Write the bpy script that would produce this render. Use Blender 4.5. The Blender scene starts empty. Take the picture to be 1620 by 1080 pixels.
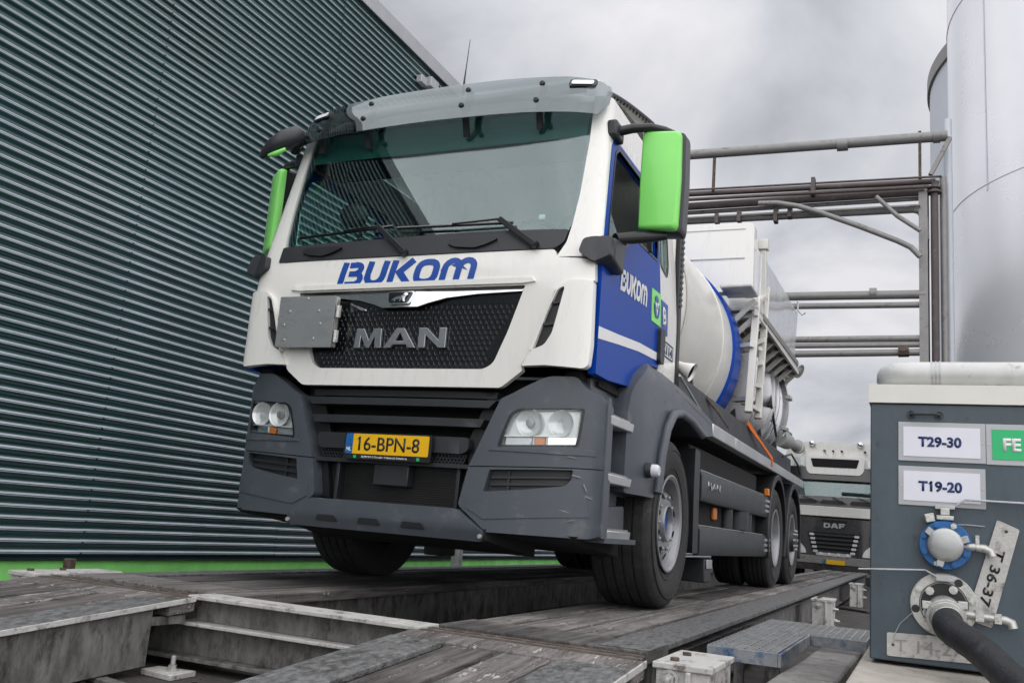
import bpy, bmesh, math, random
from math import pi, sin, cos, radians
from mathutils import Vector, Matrix
random.seed(7)
S = bpy.context.scene
COL = S.collection
# ------------------------------------------------------------------ camera
YAW, PIT, ROL = 0.433, 0.197, 0.083
CAM = Vector((2.656, -4.256, 0.436)); FPX = 1441.4
_F = Vector((-sin(YAW)*cos(PIT), cos(YAW)*cos(PIT), sin(PIT)))
_R0 = Vector((cos(YAW), sin(YAW), 0)); _U0 = _R0.cross(_F)
_R = _R0*cos(ROL)+_U0*sin(ROL); _U = -_R0*sin(ROL)+_U0*cos(ROL)
cd = bpy.data.cameras.new('camera'); co = bpy.data.objects.new('camera', cd); COL.objects.link(co)
M = Matrix((_R, _U, -_F)).transposed().to_4x4(); M.translation = CAM; co.matrix_world = M
cd.sensor_fit = 'HORIZONTAL'; cd.sensor_width = 36; cd.lens = FPX/1620*36; cd.clip_start = .05; cd.clip_end = 3000
S.camera = co
def at(px, py, ax, v):
    """photo pixel -> the point of that sight line on the plane axis=v (used to read measurements off the photo)"""
    d = _R*((px-810)/FPX)+_U*(-(py-540)/FPX)+_F
    i = 'XYZ'.index(ax); t = (v-CAM[i])/d[i]
    return CAM+d*t
# ------------------------------------------------------------------ sky, sun, exposure
W = bpy.data.worlds.new('World'); S.world = W; W.use_nodes = True
nt = W.node_tree; nt.nodes.clear(); N = nt.nodes.new; L = nt.links.new
SUN_EL, SUN_AZ = radians(52), radians(155)     # azimuth from +Y clockwise: behind and right of the camera
out = N('ShaderNodeOutputWorld'); mix = N('ShaderNodeMixShader')
b1 = N('ShaderNodeBackground'); b2 = N('ShaderNodeBackground')
sk = N('ShaderNodeTexSky'); sk.sky_type = 'NISHITA'; sk.sun_disc = False; sk.sun_elevation = SUN_EL; sk.sun_rotation = SUN_AZ
sk.dust_density = 4
L(sk.outputs[0], b1.inputs[0]); b1.inputs[1].default_value = .1
tc = N('ShaderNodeTexCoord'); sep = N('ShaderNodeSeparateXYZ'); L(tc.outputs['Generated'], sep.inputs[0])
ad = N('ShaderNodeMath'); ad.operation = 'ADD'; ad.inputs[1].default_value = .35; L(sep.outputs[2], ad.inputs[0])
mx = N('ShaderNodeMath'); mx.operation = 'MAXIMUM'; mx.inputs[1].default_value = .12; L(ad.outputs[0], mx.inputs[0])
cmb = N('ShaderNodeCombineXYZ')
for i in (0, 1):
    dv = N('ShaderNodeMath'); dv.operation = 'DIVIDE'; L(sep.outputs[i], dv.inputs[0]); L(mx.outputs[0], dv.inputs[1]); L(dv.outputs[0], cmb.inputs[i])
cmb.inputs[2].default_value = 3.7
nz = N('ShaderNodeTexNoise'); nz.inputs['Scale'].default_value = 2.4; nz.inputs['Detail'].default_value = 7; nz.inputs['Roughness'].default_value = .52
nz.inputs['Distortion'].default_value = .35
L(cmb.outputs[0], nz.inputs['Vector'])
cr = N('ShaderNodeValToRGB'); L(nz.outputs[0], cr.inputs[0])
cr.color_ramp.elements[0].position = .36; cr.color_ramp.elements[0].color = (.36, .37, .40, 1)
cr.color_ramp.elements[1].position = .63; cr.color_ramp.elements[1].color = (.70, .69, .71, 1)
e = cr.color_ramp.elements.new(.5); e.color = (.54, .55, .585, 1)
# brighter overcast overhead and towards the hidden sun, darker to the north horizon
dt = N('ShaderNodeVectorMath'); dt.operation = 'DOT_PRODUCT'; L(tc.outputs['Generated'], dt.inputs[0])
dt.inputs[1].default_value = (sin(SUN_AZ)*cos(SUN_EL), cos(SUN_AZ)*cos(SUN_EL), sin(SUN_EL))
mr = N('ShaderNodeMapRange'); mr.inputs[1].default_value = -.2; mr.inputs[2].default_value = 1; mr.inputs[3].default_value = 1.03; mr.inputs[4].default_value = 2.3
L(dt.outputs['Value'], mr.inputs[0])
L(cr.outputs[0], b2.inputs[0]); L(mr.outputs[0], b2.inputs[1])
mix.inputs[0].default_value = .94; L(b1.outputs[0], mix.inputs[1]); L(b2.outputs[0], mix.inputs[2]); L(mix.outputs[0], out.inputs[0])
sl = bpy.data.lights.new('sun', 'SUN'); sl.energy = 1.6; sl.angle = radians(140); sl.color = (1, .97, .92)
so = bpy.data.objects.new('sun', sl); COL.objects.link(so)
sd = Vector((sin(SUN_AZ)*cos(SUN_EL), cos(SUN_AZ)*cos(SUN_EL), sin(SUN_EL)))
so.rotation_euler = sd.to_track_quat('Z', 'Y').to_euler(); so.location = sd*40
S.view_settings.view_transform = 'Standard'; S.view_settings.look = 'None'; S.view_settings.gamma = 1
S.view_settings.exposure = 0.22; S.view_settings.use_curve_mapping = False
S.render.engine = 'CYCLES'
S.cycles.max_bounces = 8; S.cycles.transparent_max_bounces = 16; S.cycles.caustics_reflective = False; S.cycles.caustics_refractive = False
# ------------------------------------------------------------------ materials
def mat(name, col, rough=.5, metal=0., var=.12, vs=6., bump=0., bs=80., dirt=None, damt=.5, ds=4., spec=.5, coat=0., stretch=(1, 1, 1), ior=1.5, rv=.1, emit=None):
    m = bpy.data.materials.new(name); m.use_nodes = True
    t = m.node_tree; P = t.nodes['Principled BSDF']; N = t.nodes.new; L = t.links.new
    P.inputs['Roughness'].default_value = rough; P.inputs['Metallic'].default_value = metal
    P.inputs['Specular IOR Level'].default_value = spec; P.inputs['IOR'].default_value = ior
    P.inputs['Coat Weight'].default_value = coat; P.inputs['Coat Roughness'].default_value = .06
    c = N('ShaderNodeTexCoord'); mp = N('ShaderNodeMapping'); mp.inputs['Scale'].default_value = stretch
    L(c.outputs['Object'], mp.inputs[0])
    n = N('ShaderNodeTexNoise'); n.inputs['Scale'].default_value = vs; n.inputs['Detail'].default_value = 6; n.inputs['Roughness'].default_value = .6
    L(mp.outputs[0], n.inputs['Vector'])
    r = N('ShaderNodeValToRGB'); L(n.outputs[0], r.inputs[0])
    r.color_ramp.elements[0].position = .3; r.color_ramp.elements[1].position = .7
    r.color_ramp.elements[0].color = (*[x*(1-var) for x in col], 1); r.color_ramp.elements[1].color = (*[min(1, x*(1+var)) for x in col], 1)
    last = r.outputs[0]
    if dirt:
        n2 = N('ShaderNodeTexNoise'); n2.inputs['Scale'].default_value = ds; n2.inputs['Detail'].default_value = 9; n2.inputs['Roughness'].default_value = .7
        L(mp.outputs[0], n2.inputs['Vector'])
        r2 = N('ShaderNodeValToRGB'); L(n2.outputs[0], r2.inputs[0])
        r2.color_ramp.elements[0].position = .68-.36*damt; r2.color_ramp.elements[1].position = .8-.3*damt
        mm = N('ShaderNodeMix'); mm.data_type = 'RGBA'; L(r2.outputs[0], mm.inputs[0]); L(last, mm.inputs[6]); mm.inputs[7].default_value = (*dirt, 1)
        last = mm.outputs[2]
    L(last, P.inputs['Base Color'])
    if rv:
        k = N('ShaderNodeMapRange'); k.inputs[3].default_value = max(.02, rough-rv); k.inputs[4].default_value = min(1, rough+rv); L(n.outputs[0], k.inputs[0]); L(k.outputs[0], P.inputs['Roughness'])
    if bump:
        n3 = N('ShaderNodeTexNoise'); n3.inputs['Scale'].default_value = bs; n3.inputs['Detail'].default_value = 5; L(mp.outputs[0], n3.inputs['Vector'])
        b = N('ShaderNodeBump'); b.inputs['Strength'].default_value = min(1, bump); b.inputs['Distance'].default_value = .01; L(n3.outputs[0], b.inputs['Height']); L(b.outputs[0], P.inputs['Normal'])
    return m
def glass(name, tint, refl=1.0, rough=.0, trans=(1, 1, 1), ior=1.5):
    m = bpy.data.materials.new(name); m.use_nodes = True; t = m.node_tree; t.nodes.clear(); N = t.nodes.new; L = t.links.new
    o = N('ShaderNodeOutputMaterial'); x = N('ShaderNodeMixShader'); a = N('ShaderNodeBsdfTransparent'); g = N('ShaderNodeBsdfGlossy'); lw = N('ShaderNodeLayerWeight'); lw.inputs[0].default_value = .5
    f0 = ((ior-1)/(ior+1))**2       # each of the two faces of the pane mirrors this much straight on, more at a slant
    pw = N('ShaderNodeMath'); pw.operation = 'POWER'; pw.inputs[1].default_value = 5; L(lw.outputs['Facing'], pw.inputs[0])
    ma = N('ShaderNodeMath'); ma.operation = 'MULTIPLY_ADD'; ma.inputs[1].default_value = 1-f0; ma.inputs[2].default_value = f0; L(pw.outputs[0], ma.inputs[0])
    a.inputs[0].default_value = (*tint, 1); g.inputs['Roughness'].default_value = rough; g.inputs['Color'].default_value = (refl*.9, refl*.98, refl, 1)
    L(ma.outputs[0], x.inputs[0]); L(a.outputs[0], x.inputs[1]); L(g.outputs[0], x.inputs[2]); L(x.outputs[0], o.inputs[0])
    return m
def timber(name, c1, c2, c3, flake=.5, stretch=(14, .9, 14)):
    m = bpy.data.materials.new(name); m.use_nodes = True; t = m.node_tree; P = t.nodes['Principled BSDF']; N = t.nodes.new; L = t.links.new
    c = N('ShaderNodeTexCoord'); mp = N('ShaderNodeMapping'); mp.inputs['Scale'].default_value = stretch; L(c.outputs['Object'], mp.inputs[0])
    n = N('ShaderNodeTexNoise'); n.inputs['Scale'].default_value = 2; n.inputs['Detail'].default_value = 10; n.inputs['Roughness'].default_value = .7; n.inputs['Distortion'].default_value = .4; L(mp.outputs[0], n.inputs['Vector'])
    r = N('ShaderNodeValToRGB'); L(n.outputs[0], r.inputs[0]); r.color_ramp.elements[0].position = .33; r.color_ramp.elements[1].position = .68
    r.color_ramp.elements[0].color = (*c1, 1); r.color_ramp.elements[1].color = (*c2, 1)
    mp2 = N('ShaderNodeMapping'); mp2.inputs['Scale'].default_value = (6.5, 1.6, 3); L(c.outputs['Object'], mp2.inputs[0])
    n2 = N('ShaderNodeTexNoise'); n2.inputs['Scale'].default_value = 4.2; n2.inputs['Detail'].default_value = 12; n2.inputs['Roughness'].default_value = .78; L(mp2.outputs[0], n2.inputs['Vector'])
    r2 = N('ShaderNodeValToRGB'); L(n2.outputs[0], r2.inputs[0]); r2.color_ramp.elements[0].position = .74-.3*flake; r2.color_ramp.elements[1].position = .77-.3*flake
    mm = N('ShaderNodeMix'); mm.data_type = 'RGBA'; L(r2.outputs[0], mm.inputs[0]); L(r.outputs[0], mm.inputs[6]); mm.inputs[7].default_value = (*c3, 1)
    n4 = N('ShaderNodeTexNoise'); n4.inputs['Scale'].default_value = .9; n4.inputs['Detail'].default_value = 4; L(c.outputs['Object'], n4.inputs['Vector'])
    r4 = N('ShaderNodeValToRGB'); L(n4.outputs[0], r4.inputs[0]); r4.color_ramp.elements[0].position = .35; r4.color_ramp.elements[1].position = .65
    r4.color_ramp.elements[0].color = (.35, .34, .34, 1); r4.color_ramp.elements[1].color = (1.15, 1.12, 1.1, 1)
    mu = N('ShaderNodeMix'); mu.data_type = 'RGBA'; mu.blend_type = 'MULTIPLY'; mu.inputs[0].default_value = 1; L(mm.outputs[2], mu.inputs[6]); L(r4.outputs[0], mu.inputs[7])
    L(mu.outputs[2], P.inputs['Base Color']); P.inputs['Roughness'].default_value = .75
    b = N('ShaderNodeBump'); b.inputs['Strength'].default_value = 1; b.inputs['Distance'].default_value = .013; ah = N('ShaderNodeMath'); ah.operation = 'ADD'; L(n.outputs[0], ah.inputs[0]); L(r2.outputs[0], ah.inputs[1]); L(ah.outputs[0], b.inputs['Height']); L(b.outputs[0], P.inputs['Normal'])
    return m
MT = dict(
 white=mat('white_paint', (.80, .79, .75), .28, var=.02, coat=.6, rv=.04, dirt=(.62, .60, .55), damt=.12, ds=5, stretch=(2.5, 2.5, .6)),
 cream=mat('pale_cream_paint', (.68, .67, .62), .35, var=.04, coat=.3),
 blue=mat('blue_paint', (.002, .052, .34), .3, var=.05, coat=0, spec=.12, rv=.04),
 blueink=mat('blue_vinyl', (.006, .06, .32), .35, var=.02),
 green=mat('lime_plastic', (.24, .78, .15), .4, var=.03, coat=.2),
 grass=mat('green_plinth_paint', (.30, .84, .22), .7, var=.18, vs=2.5, dirt=(.20, .50, .16), damt=.2, ds=3),
 grey=mat('grey_bumper_plastic', (.068, .080, .096), .38, var=.08, bump=.14, bs=500, dirt=(.125, .13, .135), damt=.30, ds=6, rv=.12),
 dark=mat('dark_grey_plastic', (.022, .024, .028), .45, var=.15, bump=.1, bs=400),
 black=mat('black_plastic', (.010, .011, .013), .4, var=.2),
 void=mat('near_black_matt', (.008, .008, .009), .9, var=.3),  # near-black matt colour for undersides, bays and openings
 gloss=mat('gloss_black', (.006, .007, .009), .12, var=.1, coat=.4, rv=.03),
 rubber=mat('tyre_rubber', (.020, .020, .021), .72, var=.3, vs=9, bump=.25, bs=160, dirt=(.048, .046, .044), damt=.4, ds=5),
 tread=mat('dusty_tread_rubber', (.030, .030, .031), .8, var=.35, vs=22, bump=.4, bs=120, dirt=(.07, .066, .062), damt=.3, ds=7),
 chrome=mat('chrome', (.72, .74, .76), .10, 1., var=.04, rv=.04),
 satin=mat('satin_lettering', (.42, .44, .46), .28, .9, var=.05),
 alu=mat('aluminium', (.60, .61, .62), .38, .85, var=.08, bump=.05, bs=300),
 plate=mat('brushed_plate', (.40, .41, .41), .42, .75, var=.1, vs=9, dirt=(.26, .26, .25), damt=.35, ds=9, stretch=(1, 1, 2.5)),
 rim=mat('silver_rim_paint', (.31, .315, .33), .38, .45, var=.12, dirt=(.20, .19, .17), damt=.3, ds=12),
 stain=mat('stainless_steel', (.54, .54, .55), .17, 1., var=.08, vs=2, rv=.08),
 yellow=mat('yellow_plate', (.80, .46, .008), .35, var=.03),
 amber=mat('amber_lens', (.75, .22, .03), .25, var=.1),
 blacktxt=mat('black_ink', (.008, .008, .009), .5, var=.05),
 navy=mat('navy_ink', (.01, .025, .13), .5, var=.05),
 whitetxt=mat('white_vinyl', (.78, .78, .78), .4, var=.03),
 signwhite=mat('sign_white', (.72, .73, .80), .4, var=.03),
 signgreen=mat('sign_green', (.015, .46, .16), .4, var=.03),
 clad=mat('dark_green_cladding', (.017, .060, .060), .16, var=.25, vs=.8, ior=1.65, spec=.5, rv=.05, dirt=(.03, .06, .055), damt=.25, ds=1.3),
 trim=mat('light_grey_trim', (.42, .43, .45), .5, .2, var=.08),
 galv=mat('galvanised_steel', (.44, .45, .46), .45, .6, var=.18, vs=14, dirt=(.24, .22, .19), damt=.3, ds=9),
 cab=mat('slate_grey_paint', (.055, .079, .098), .42, var=.16, vs=4, bump=.14, bs=22, dirt=(.020, .026, .032), damt=.24, ds=13, stretch=(1.6, 1.6, .7)),
 conc=mat('concrete', (.25, .24, .23), .85, var=.25, vs=14, bump=.6, bs=70, dirt=(.10, .095, .09), damt=.35, ds=12),
 sand=mat('pale_concrete', (.40, .37, .33), .85, var=.18, vs=8, bump=.4, bs=60, dirt=(.17, .14, .10), damt=.35, ds=7),
 ground=mat('grimy_ground', (.05, .045, .042), .9, var=.4, vs=7, bump=.7, bs=40, dirt=(.12, .11, .10), damt=.35, ds=5),
 beamgrey=mat('weathered_grey_steel', (.15, .145, .14), .7, var=.5, vs=9, bump=.4, bs=60, dirt=(.04, .037, .035), damt=.52, ds=8, stretch=(1.5, 1.5, .7)),
 whitesteel=mat('chipped_white_steel', (.50, .49, .47), .6, var=.12, vs=12, bump=.35, bs=80, dirt=(.13, .11, .10), damt=.42, ds=13),
 rust=mat('rusty_steel', (.080, .056, .044), .8, var=.5, vs=20, bump=.4, bs=90, dirt=(.20, .18, .16), damt=.35, ds=22),
 edge=mat('worn_steel_edge_plate', (.145, .146, .146), .55, var=.6, vs=30, bump=.7, bs=120, dirt=(.04, .038, .037), damt=.48, ds=12, stretch=(1.6, .8, 1)),
 bluesteel=mat('blue_painted_steel', (.26, .27, .28), .5, var=.2, vs=12, bump=.2, bs=80, dirt=(.014, .075, .19), damt=.5, ds=7),
 bluevalve=mat('blue_valve_enamel', (.008, .12, .36), .4, var=.2, vs=18, dirt=(.025, .04, .05), damt=.4, ds=22),
 pipe=mat('grey_pipe_paint', (.24, .235, .23), .5, .2, var=.15, vs=5, dirt=(.11, .095, .085), damt=.35, ds=5),
 brownpipe=mat('brown_pipe_paint', (.085, .066, .066), .6, var=.2, vs=6, dirt=(.16, .13, .12), damt=.3, ds=7),
 lagging=mat('pipe_lagging', (.56, .56, .55), .5, .2, var=.1, vs=10, dirt=(.22, .23, .20), damt=.24, ds=14),
 silo=mat('white_tank_steel', (.90, .90, .93), .27, .5, var=.07, vs=.35, coat=.2),
 silo2=mat('grey_tank_steel', (.50, .53, .58), .5, .2, var=.07, vs=.5),
 ridge=mat('sky_highlight_ridge', (.44, .47, .53), .4, var=.2, vs=1.2, dirt=(.33, .37, .41), damt=.3, ds=2.2),  # sky reflection along the corrugation crests, painted in as a pale colour
 tint=mat('green_shade_band', (.035, .15, .125), .4, var=.1),
 mirrorsteel=mat('polished_sheet', (.82, .82, .85), .2, .35, var=.03, rv=.05, coat=.5),
 skirt=mat('charcoal_skirt_paint', (.022, .026, .030), .38, var=.12),
 faint=mat('faded_marker', (.30, .29, .28), .6, var=.2),
 hose=mat('black_rubber_hose', (.017, .017, .020), .55, var=.3, vs=16, bump=.3, bs=90, dirt=(.05, .05, .052), damt=.3, ds=14),
 wscreen=glass('windscreen_glass', (.76, .87, .86), 1.0, ior=1.82),
 sglass=glass('side_glass', (.80, .93, .90), .9, ior=1.5),
 smoke=glass('smoked_acrylic', (.40, .43, .44), 1.0, .02, ior=2.15),
 lens=glass('clear_lens', (.95, .96, .96), 1.0, .0, ior=1.45),
 refl=mat('lamp_reflector', (.72, .73, .72), .16, .25, var=.05, rv=.05),
 seat=mat('dark_fabric', (.03, .03, .033), .9, var=.2, bump=.2, bs=200),
 orange=mat('orange_strap', (.70, .15, .015), .7, var=.15),
 nickel=mat('cast_metal', (.50, .50, .48), .45, .6, var=.18, vs=30, bump=.2, bs=90, dirt=(.16, .15, .13), damt=.3, ds=30),
 radiator=mat('radiator_fins', (.03, .028, .027), .6, .3, var=.3),
 dafdark=mat('dark_bronze_paint', (.030, .027, .029), .28, var=.1, coat=.5),
 blindgrey=mat('sky_grey_blind', (.16, .19, .20), .5, var=.1),
 plank=timber('weathered_deck_timber', (.05, .046, .045), (.29, .275, .268), (.43, .42, .41), .50),
 plank2=timber('pale_deck_timber', (.09, .082, .079), (.40, .38, .37), (.5, .49, .47), .62),
 plank3=timber('dark_wet_timber', (.028, .026, .026), (.17, .16, .157), (.33, .32, .31), .38),
 rampwood2=timber('dark_ramp_timber', (.04, .036, .036), (.24, .22, .215), (.44, .43, .42), .56),
 rampwood=timber('worn_ramp_timber', (.065, .058, .057), (.33, .305, .298), (.50, .49, .48), .66),
)
# ------------------------------------------------------------------ mesh helpers
def nb(): return bmesh.new()
def finish(bm, name, m, parent=None, smooth=35, bevel=0., seg=2, local=False):
    bmesh.ops.remove_doubles(bm, verts=bm.verts, dist=1e-5)
    bmesh.ops.recalc_face_normals(bm, faces=bm.faces)
    me = bpy.data.meshes.new(name); bm.to_mesh(me); bm.free()
    ms = m if isinstance(m, (list, tuple)) else [m]
    for x in ms: me.materials.append(x)
    if smooth:
        me.polygons.foreach_set('use_smooth', [True]*len(me.polygons)); me.set_sharp_from_angle(angle=radians(smooth))
    o = bpy.data.objects.new(name, me); COL.objects.link(o)
    if parent is not None:
        o.parent = parent
        if parent.type == 'EMPTY' and not local: o.location = -parent.location
    if bevel:
        b = o.modifiers.new('bevel', 'BEVEL'); b.width = bevel; b.segments = seg; b.limit_method = 'ANGLE'; b.angle_limit = radians(40); b.use_clamp_overlap = True; b.harden_normals = False
    return o
def tag(o, label, cat, group=None, kind=None):
    if label: o['label'] = label
    if cat: o['category'] = cat
    if group: o['group'] = group
    if kind: o['kind'] = kind
    return o
def thing(name, label, cat, loc=(0, 0, 0), group=None):
    o = bpy.data.objects.new(name, None); COL.objects.link(o); o.location = loc; o.empty_display_size = .2
    return tag(o, label, cat, group)
def copy_tree(o, parent=None):
    c = o.copy(); COL.objects.link(c)
    if parent is not None: c.parent = parent
    for ch in list(o.children): copy_tree(ch, c)
    return c
def box(bm, x0, x1, y0, y1, z0, z1, mi=0):
    vs = [bm.verts.new(p) for p in ((x0, y0, z0), (x1, y0, z0), (x1, y1, z0), (x0, y1, z0), (x0, y0, z1), (x1, y0, z1), (x1, y1, z1), (x0, y1, z1))]
    for f in ((0, 3, 2, 1), (4, 5, 6, 7), (0, 1, 5, 4), (1, 2, 6, 5), (2, 3, 7, 6), (3, 0, 4, 7)): bm.faces.new([vs[i] for i in f]).material_index = mi
    return vs
def hexa(bm, p, mi=0):
    vs = [bm.verts.new(q) for q in p]
    for f in ((0, 3, 2, 1), (4, 5, 6, 7), (0, 1, 5, 4), (1, 2, 6, 5), (2, 3, 7, 6), (3, 0, 4, 7)): bm.faces.new([vs[i] for i in f]).material_index = mi
def beam(bm, a, b, w, h, up=(0, 0, 1), mi=0):
    a, b = Vector(a), Vector(b); d = (b-a).normalized(); r = d.cross(Vector(up))
    if r.length < 1e-4: r = d.cross(Vector((0, 1, 0)))
    r.normalize(); u = r.cross(d)
    hexa(bm, [a-r*w/2-u*h/2, a+r*w/2-u*h/2, b+r*w/2-u*h/2, b-r*w/2-u*h/2, a-r*w/2+u*h/2, a+r*w/2+u*h/2, b+r*w/2+u*h/2, b-r*w/2+u*h/2], mi)
def tube(bm, pts, r, n=12, cap=True, mi=0):
    pts = [Vector(p) for p in pts]; rr = r if isinstance(r, (list, tuple)) else [r]*len(pts)
    rings = []; prev = None
    for i, p in enumerate(pts):
        d = (pts[min(i+1, len(pts)-1)]-pts[max(i-1, 0)]).normalized()
        if prev is None:
            u = d.cross(Vector((0, 0, 1)))
            if u.length < 1e-3: u = d.cross(Vector((1, 0, 0)))
        else: u = prev-d*prev.dot(d)
        u.normalize(); prev = u; v = d.cross(u)
        rings.append([bm.verts.new(p+(u*cos(2*pi*k/n)+v*sin(2*pi*k/n))*rr[i]) for k in range(n)])
    for a, b in zip(rings, rings[1:]):
        for k in range(n): bm.faces.new((a[k], a[(k+1) % n], b[(k+1) % n], b[k])).material_index = mi
    if cap:
        bm.faces.new(rings[0][::-1]).material_index = mi; bm.faces.new(rings[-1]).material_index = mi
def lathe(bm, prof, c=(0, 0, 0), axis='X', n=48, closed=False, mi=0):
    """prof: list of (along axis, radius)"""
    c = Vector(c); ax = {'X': (Vector((1, 0, 0)), Vector((0, 1, 0)), Vector((0, 0, 1))), 'Y': (Vector((0, 1, 0)), Vector((0, 0, 1)), Vector((1, 0, 0))), 'Z': (Vector((0, 0, 1)), Vector((1, 0, 0)), Vector((0, 1, 0)))}[axis]
    rings = []
    for t, r in prof:
        if r < 1e-5: rings.append([bm.verts.new(c+ax[0]*t)]*n)
        else: rings.append([bm.verts.new(c+ax[0]*t+(ax[1]*cos(2*pi*k/n)+ax[2]*sin(2*pi*k/n))*r) for k in range(n)])
    pr = list(zip(rings, rings[1:])); 
    if closed: pr.append((rings[-1], rings[0]))
    for a, b in pr:
        for k in range(n):
            q = [a[k], a[(k+1) % n], b[(k+1) % n], b[k]]; u = []
            for x in q:
                if x not in u: u.append(x)
            if len(u) > 2:
                try: bm.faces.new(u).material_index = mi
                except ValueError: pass
def arc(cx, cy, r, a0, a1, n=8, ry=None):
    ry = ry or r
    return [(cx+r*cos(radians(a0+(a1-a0)*i/n)), cy+ry*sin(radians(a0+(a1-a0)*i/n))) for i in range(n+1)]
def rnd(poly, r=.03, n=4):
    """round the corners of a 2-D polygon"""
    o = []; m = len(poly); rs = r if isinstance(r, (list, tuple)) else [r]*m
    for i in range(m):
        p = Vector(poly[i]); a = Vector(poly[i-1])-p; b = Vector(poly[(i+1) % m])-p
        k = min(rs[i], a.length*.45, b.length*.45)
        if k < 1e-4: o.append(tuple(p)); continue
        s, t = p+a.normalized()*k, p+b.normalized()*k
        for j in range(n+1):
            w = j/n; o.append(tuple((1-w)**2*s+2*w*(1-w)*p+w*w*t))
    return o
def fill2d(loops):
    bm = nb(); es = []
    for lp in loops:
        vs = [bm.verts.new((p[0], p[1], 0)) for p in lp]
        for i in range(len(vs)): es.append(bm.edges.new((vs[i], vs[(i+1) % len(vs)])))
    bmesh.ops.triangle_fill(bm, use_beauty=True, use_dissolve=False, edges=es, normal=(0, 0, 1))
    return bm
def cut(bm, us, vs):
    for u in us:
        bmesh.ops.bisect_plane(bm, geom=bm.verts[:]+bm.edges[:]+bm.faces[:], plane_co=(u, 0, 0), plane_no=(1, 0, 0), dist=1e-5)
    for v in vs:
        bmesh.ops.bisect_plane(bm, geom=bm.verts[:]+bm.edges[:]+bm.faces[:], plane_co=(0, v, 0), plane_no=(0, 1, 0), dist=1e-5)
def extr(bm, vec):
    r = bmesh.ops.extrude_face_region(bm, geom=bm.faces[:])
    for v in r['geom']:
        if isinstance(v, bmesh.types.BMVert): v.co += vec if isinstance(vec, Vector) else vec(v.co)
def sheet(loops, fn, thick, inward, us=(), vs=(), dst=None, mi=0):
    """2-D outline(s) (first = border, others = holes) laid on the surface fn(u,v) and given a thickness"""
    if not isinstance(loops[0][0], (list, tuple)): loops = [loops]
    bm = fill2d(loops); cut(bm, us, vs)
    for v in bm.verts: v.co = Vector(fn(v.co.x, v.co.y))
    if thick: extr(bm, Vector(inward)*thick)
    for f in bm.faces: f.material_index = mi
    if dst is not None: join(dst, bm); return dst
    return bm
def join(dst, src):
    mp = {v: dst.verts.new(v.co) for v in src.verts}
    for f in src.faces:
        try: dst.faces.new([mp[v] for v in f.verts]).material_index = f.material_index
        except ValueError: pass
    src.free()
def textbm(s, bold=0., shear=0., spacing=1., extra=None):
    """text as a flat 2-D mesh, scaled so capital height = 1, starting at u=0"""
    cu = bpy.data.curves.new('lettering_curve', 'FONT'); cu.body = s; cu.size = 1; cu.offset = bold; cu.shear = shear; cu.space_character = spacing; cu.resolution_u = 4
    o = bpy.data.objects.new('lettering_curve', cu); COL.objects.link(o)
    dg = bpy.context.evaluated_depsgraph_get(); me = bpy.data.meshes.new_from_object(o.evaluated_get(dg))
    bm = nb(); bm.from_mesh(me); bpy.data.objects.remove(o); bpy.data.curves.remove(cu); bpy.data.meshes.remove(me)
    x0 = min(v.co.x for v in bm.verts); y0 = min(v.co.y for v in bm.verts); h = max(v.co.y for v in bm.verts)-y0
    if extra: y0, h = extra
    for v in bm.verts: v.co.x = (v.co.x-x0)/h; v.co.y = (v.co.y-y0)/h
    return bm
def width(bm): return max(v.co.x for v in bm.verts)
def lay(bm, fn, thick, inward, us=(), vs=()):
    cut(bm, us, vs)
    for v in bm.verts: v.co = Vector(fn(v.co.x, v.co.y))
    if thick: extr(bm, Vector(inward)*thick)
    return bm
def stroke(pts, w, closed=False):
    """mitred ribbon along a 2-D polyline -> list of quads (as loops)"""
    P = [Vector(p) for p in pts]; n = len(P); Lf, Rt = [], []
    for i in range(n):
        a = P[i-1] if (i or closed) else None; b = P[(i+1) % n] if (i < n-1 or closed) else None
        d1 = (P[i]-a).normalized() if a is not None else None; d2 = (b-P[i]).normalized() if b is not None else None
        d1 = d1 or d2; d2 = d2 or d1; n1 = Vector((-d1.y, d1.x)); n2 = Vector((-d2.y, d2.x)); m = (n1+n2)
        m = n1 if m.length < 1e-3 else m.normalized(); k = w/2/max(.35, m.dot(n1))
        Lf.append(P[i]+m*k); Rt.append(P[i]-m*k)
    q = []
    for i in range(n if closed else n-1):
        j = (i+1) % n; q.append([tuple(Lf[i]), tuple(Lf[j]), tuple(Rt[j]), tuple(Rt[i])])
    return q
def quads2d(qs):
    bm = nb()
    for q in qs:
        try: bm.faces.new([bm.verts.new((p[0], p[1], 0)) for p in q])
        except ValueError: pass
    bmesh.ops.remove_doubles(bm, verts=bm.verts, dist=1e-4)
    return bm
def xz(y): return lambda u, v: (u, y, v)
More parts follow.
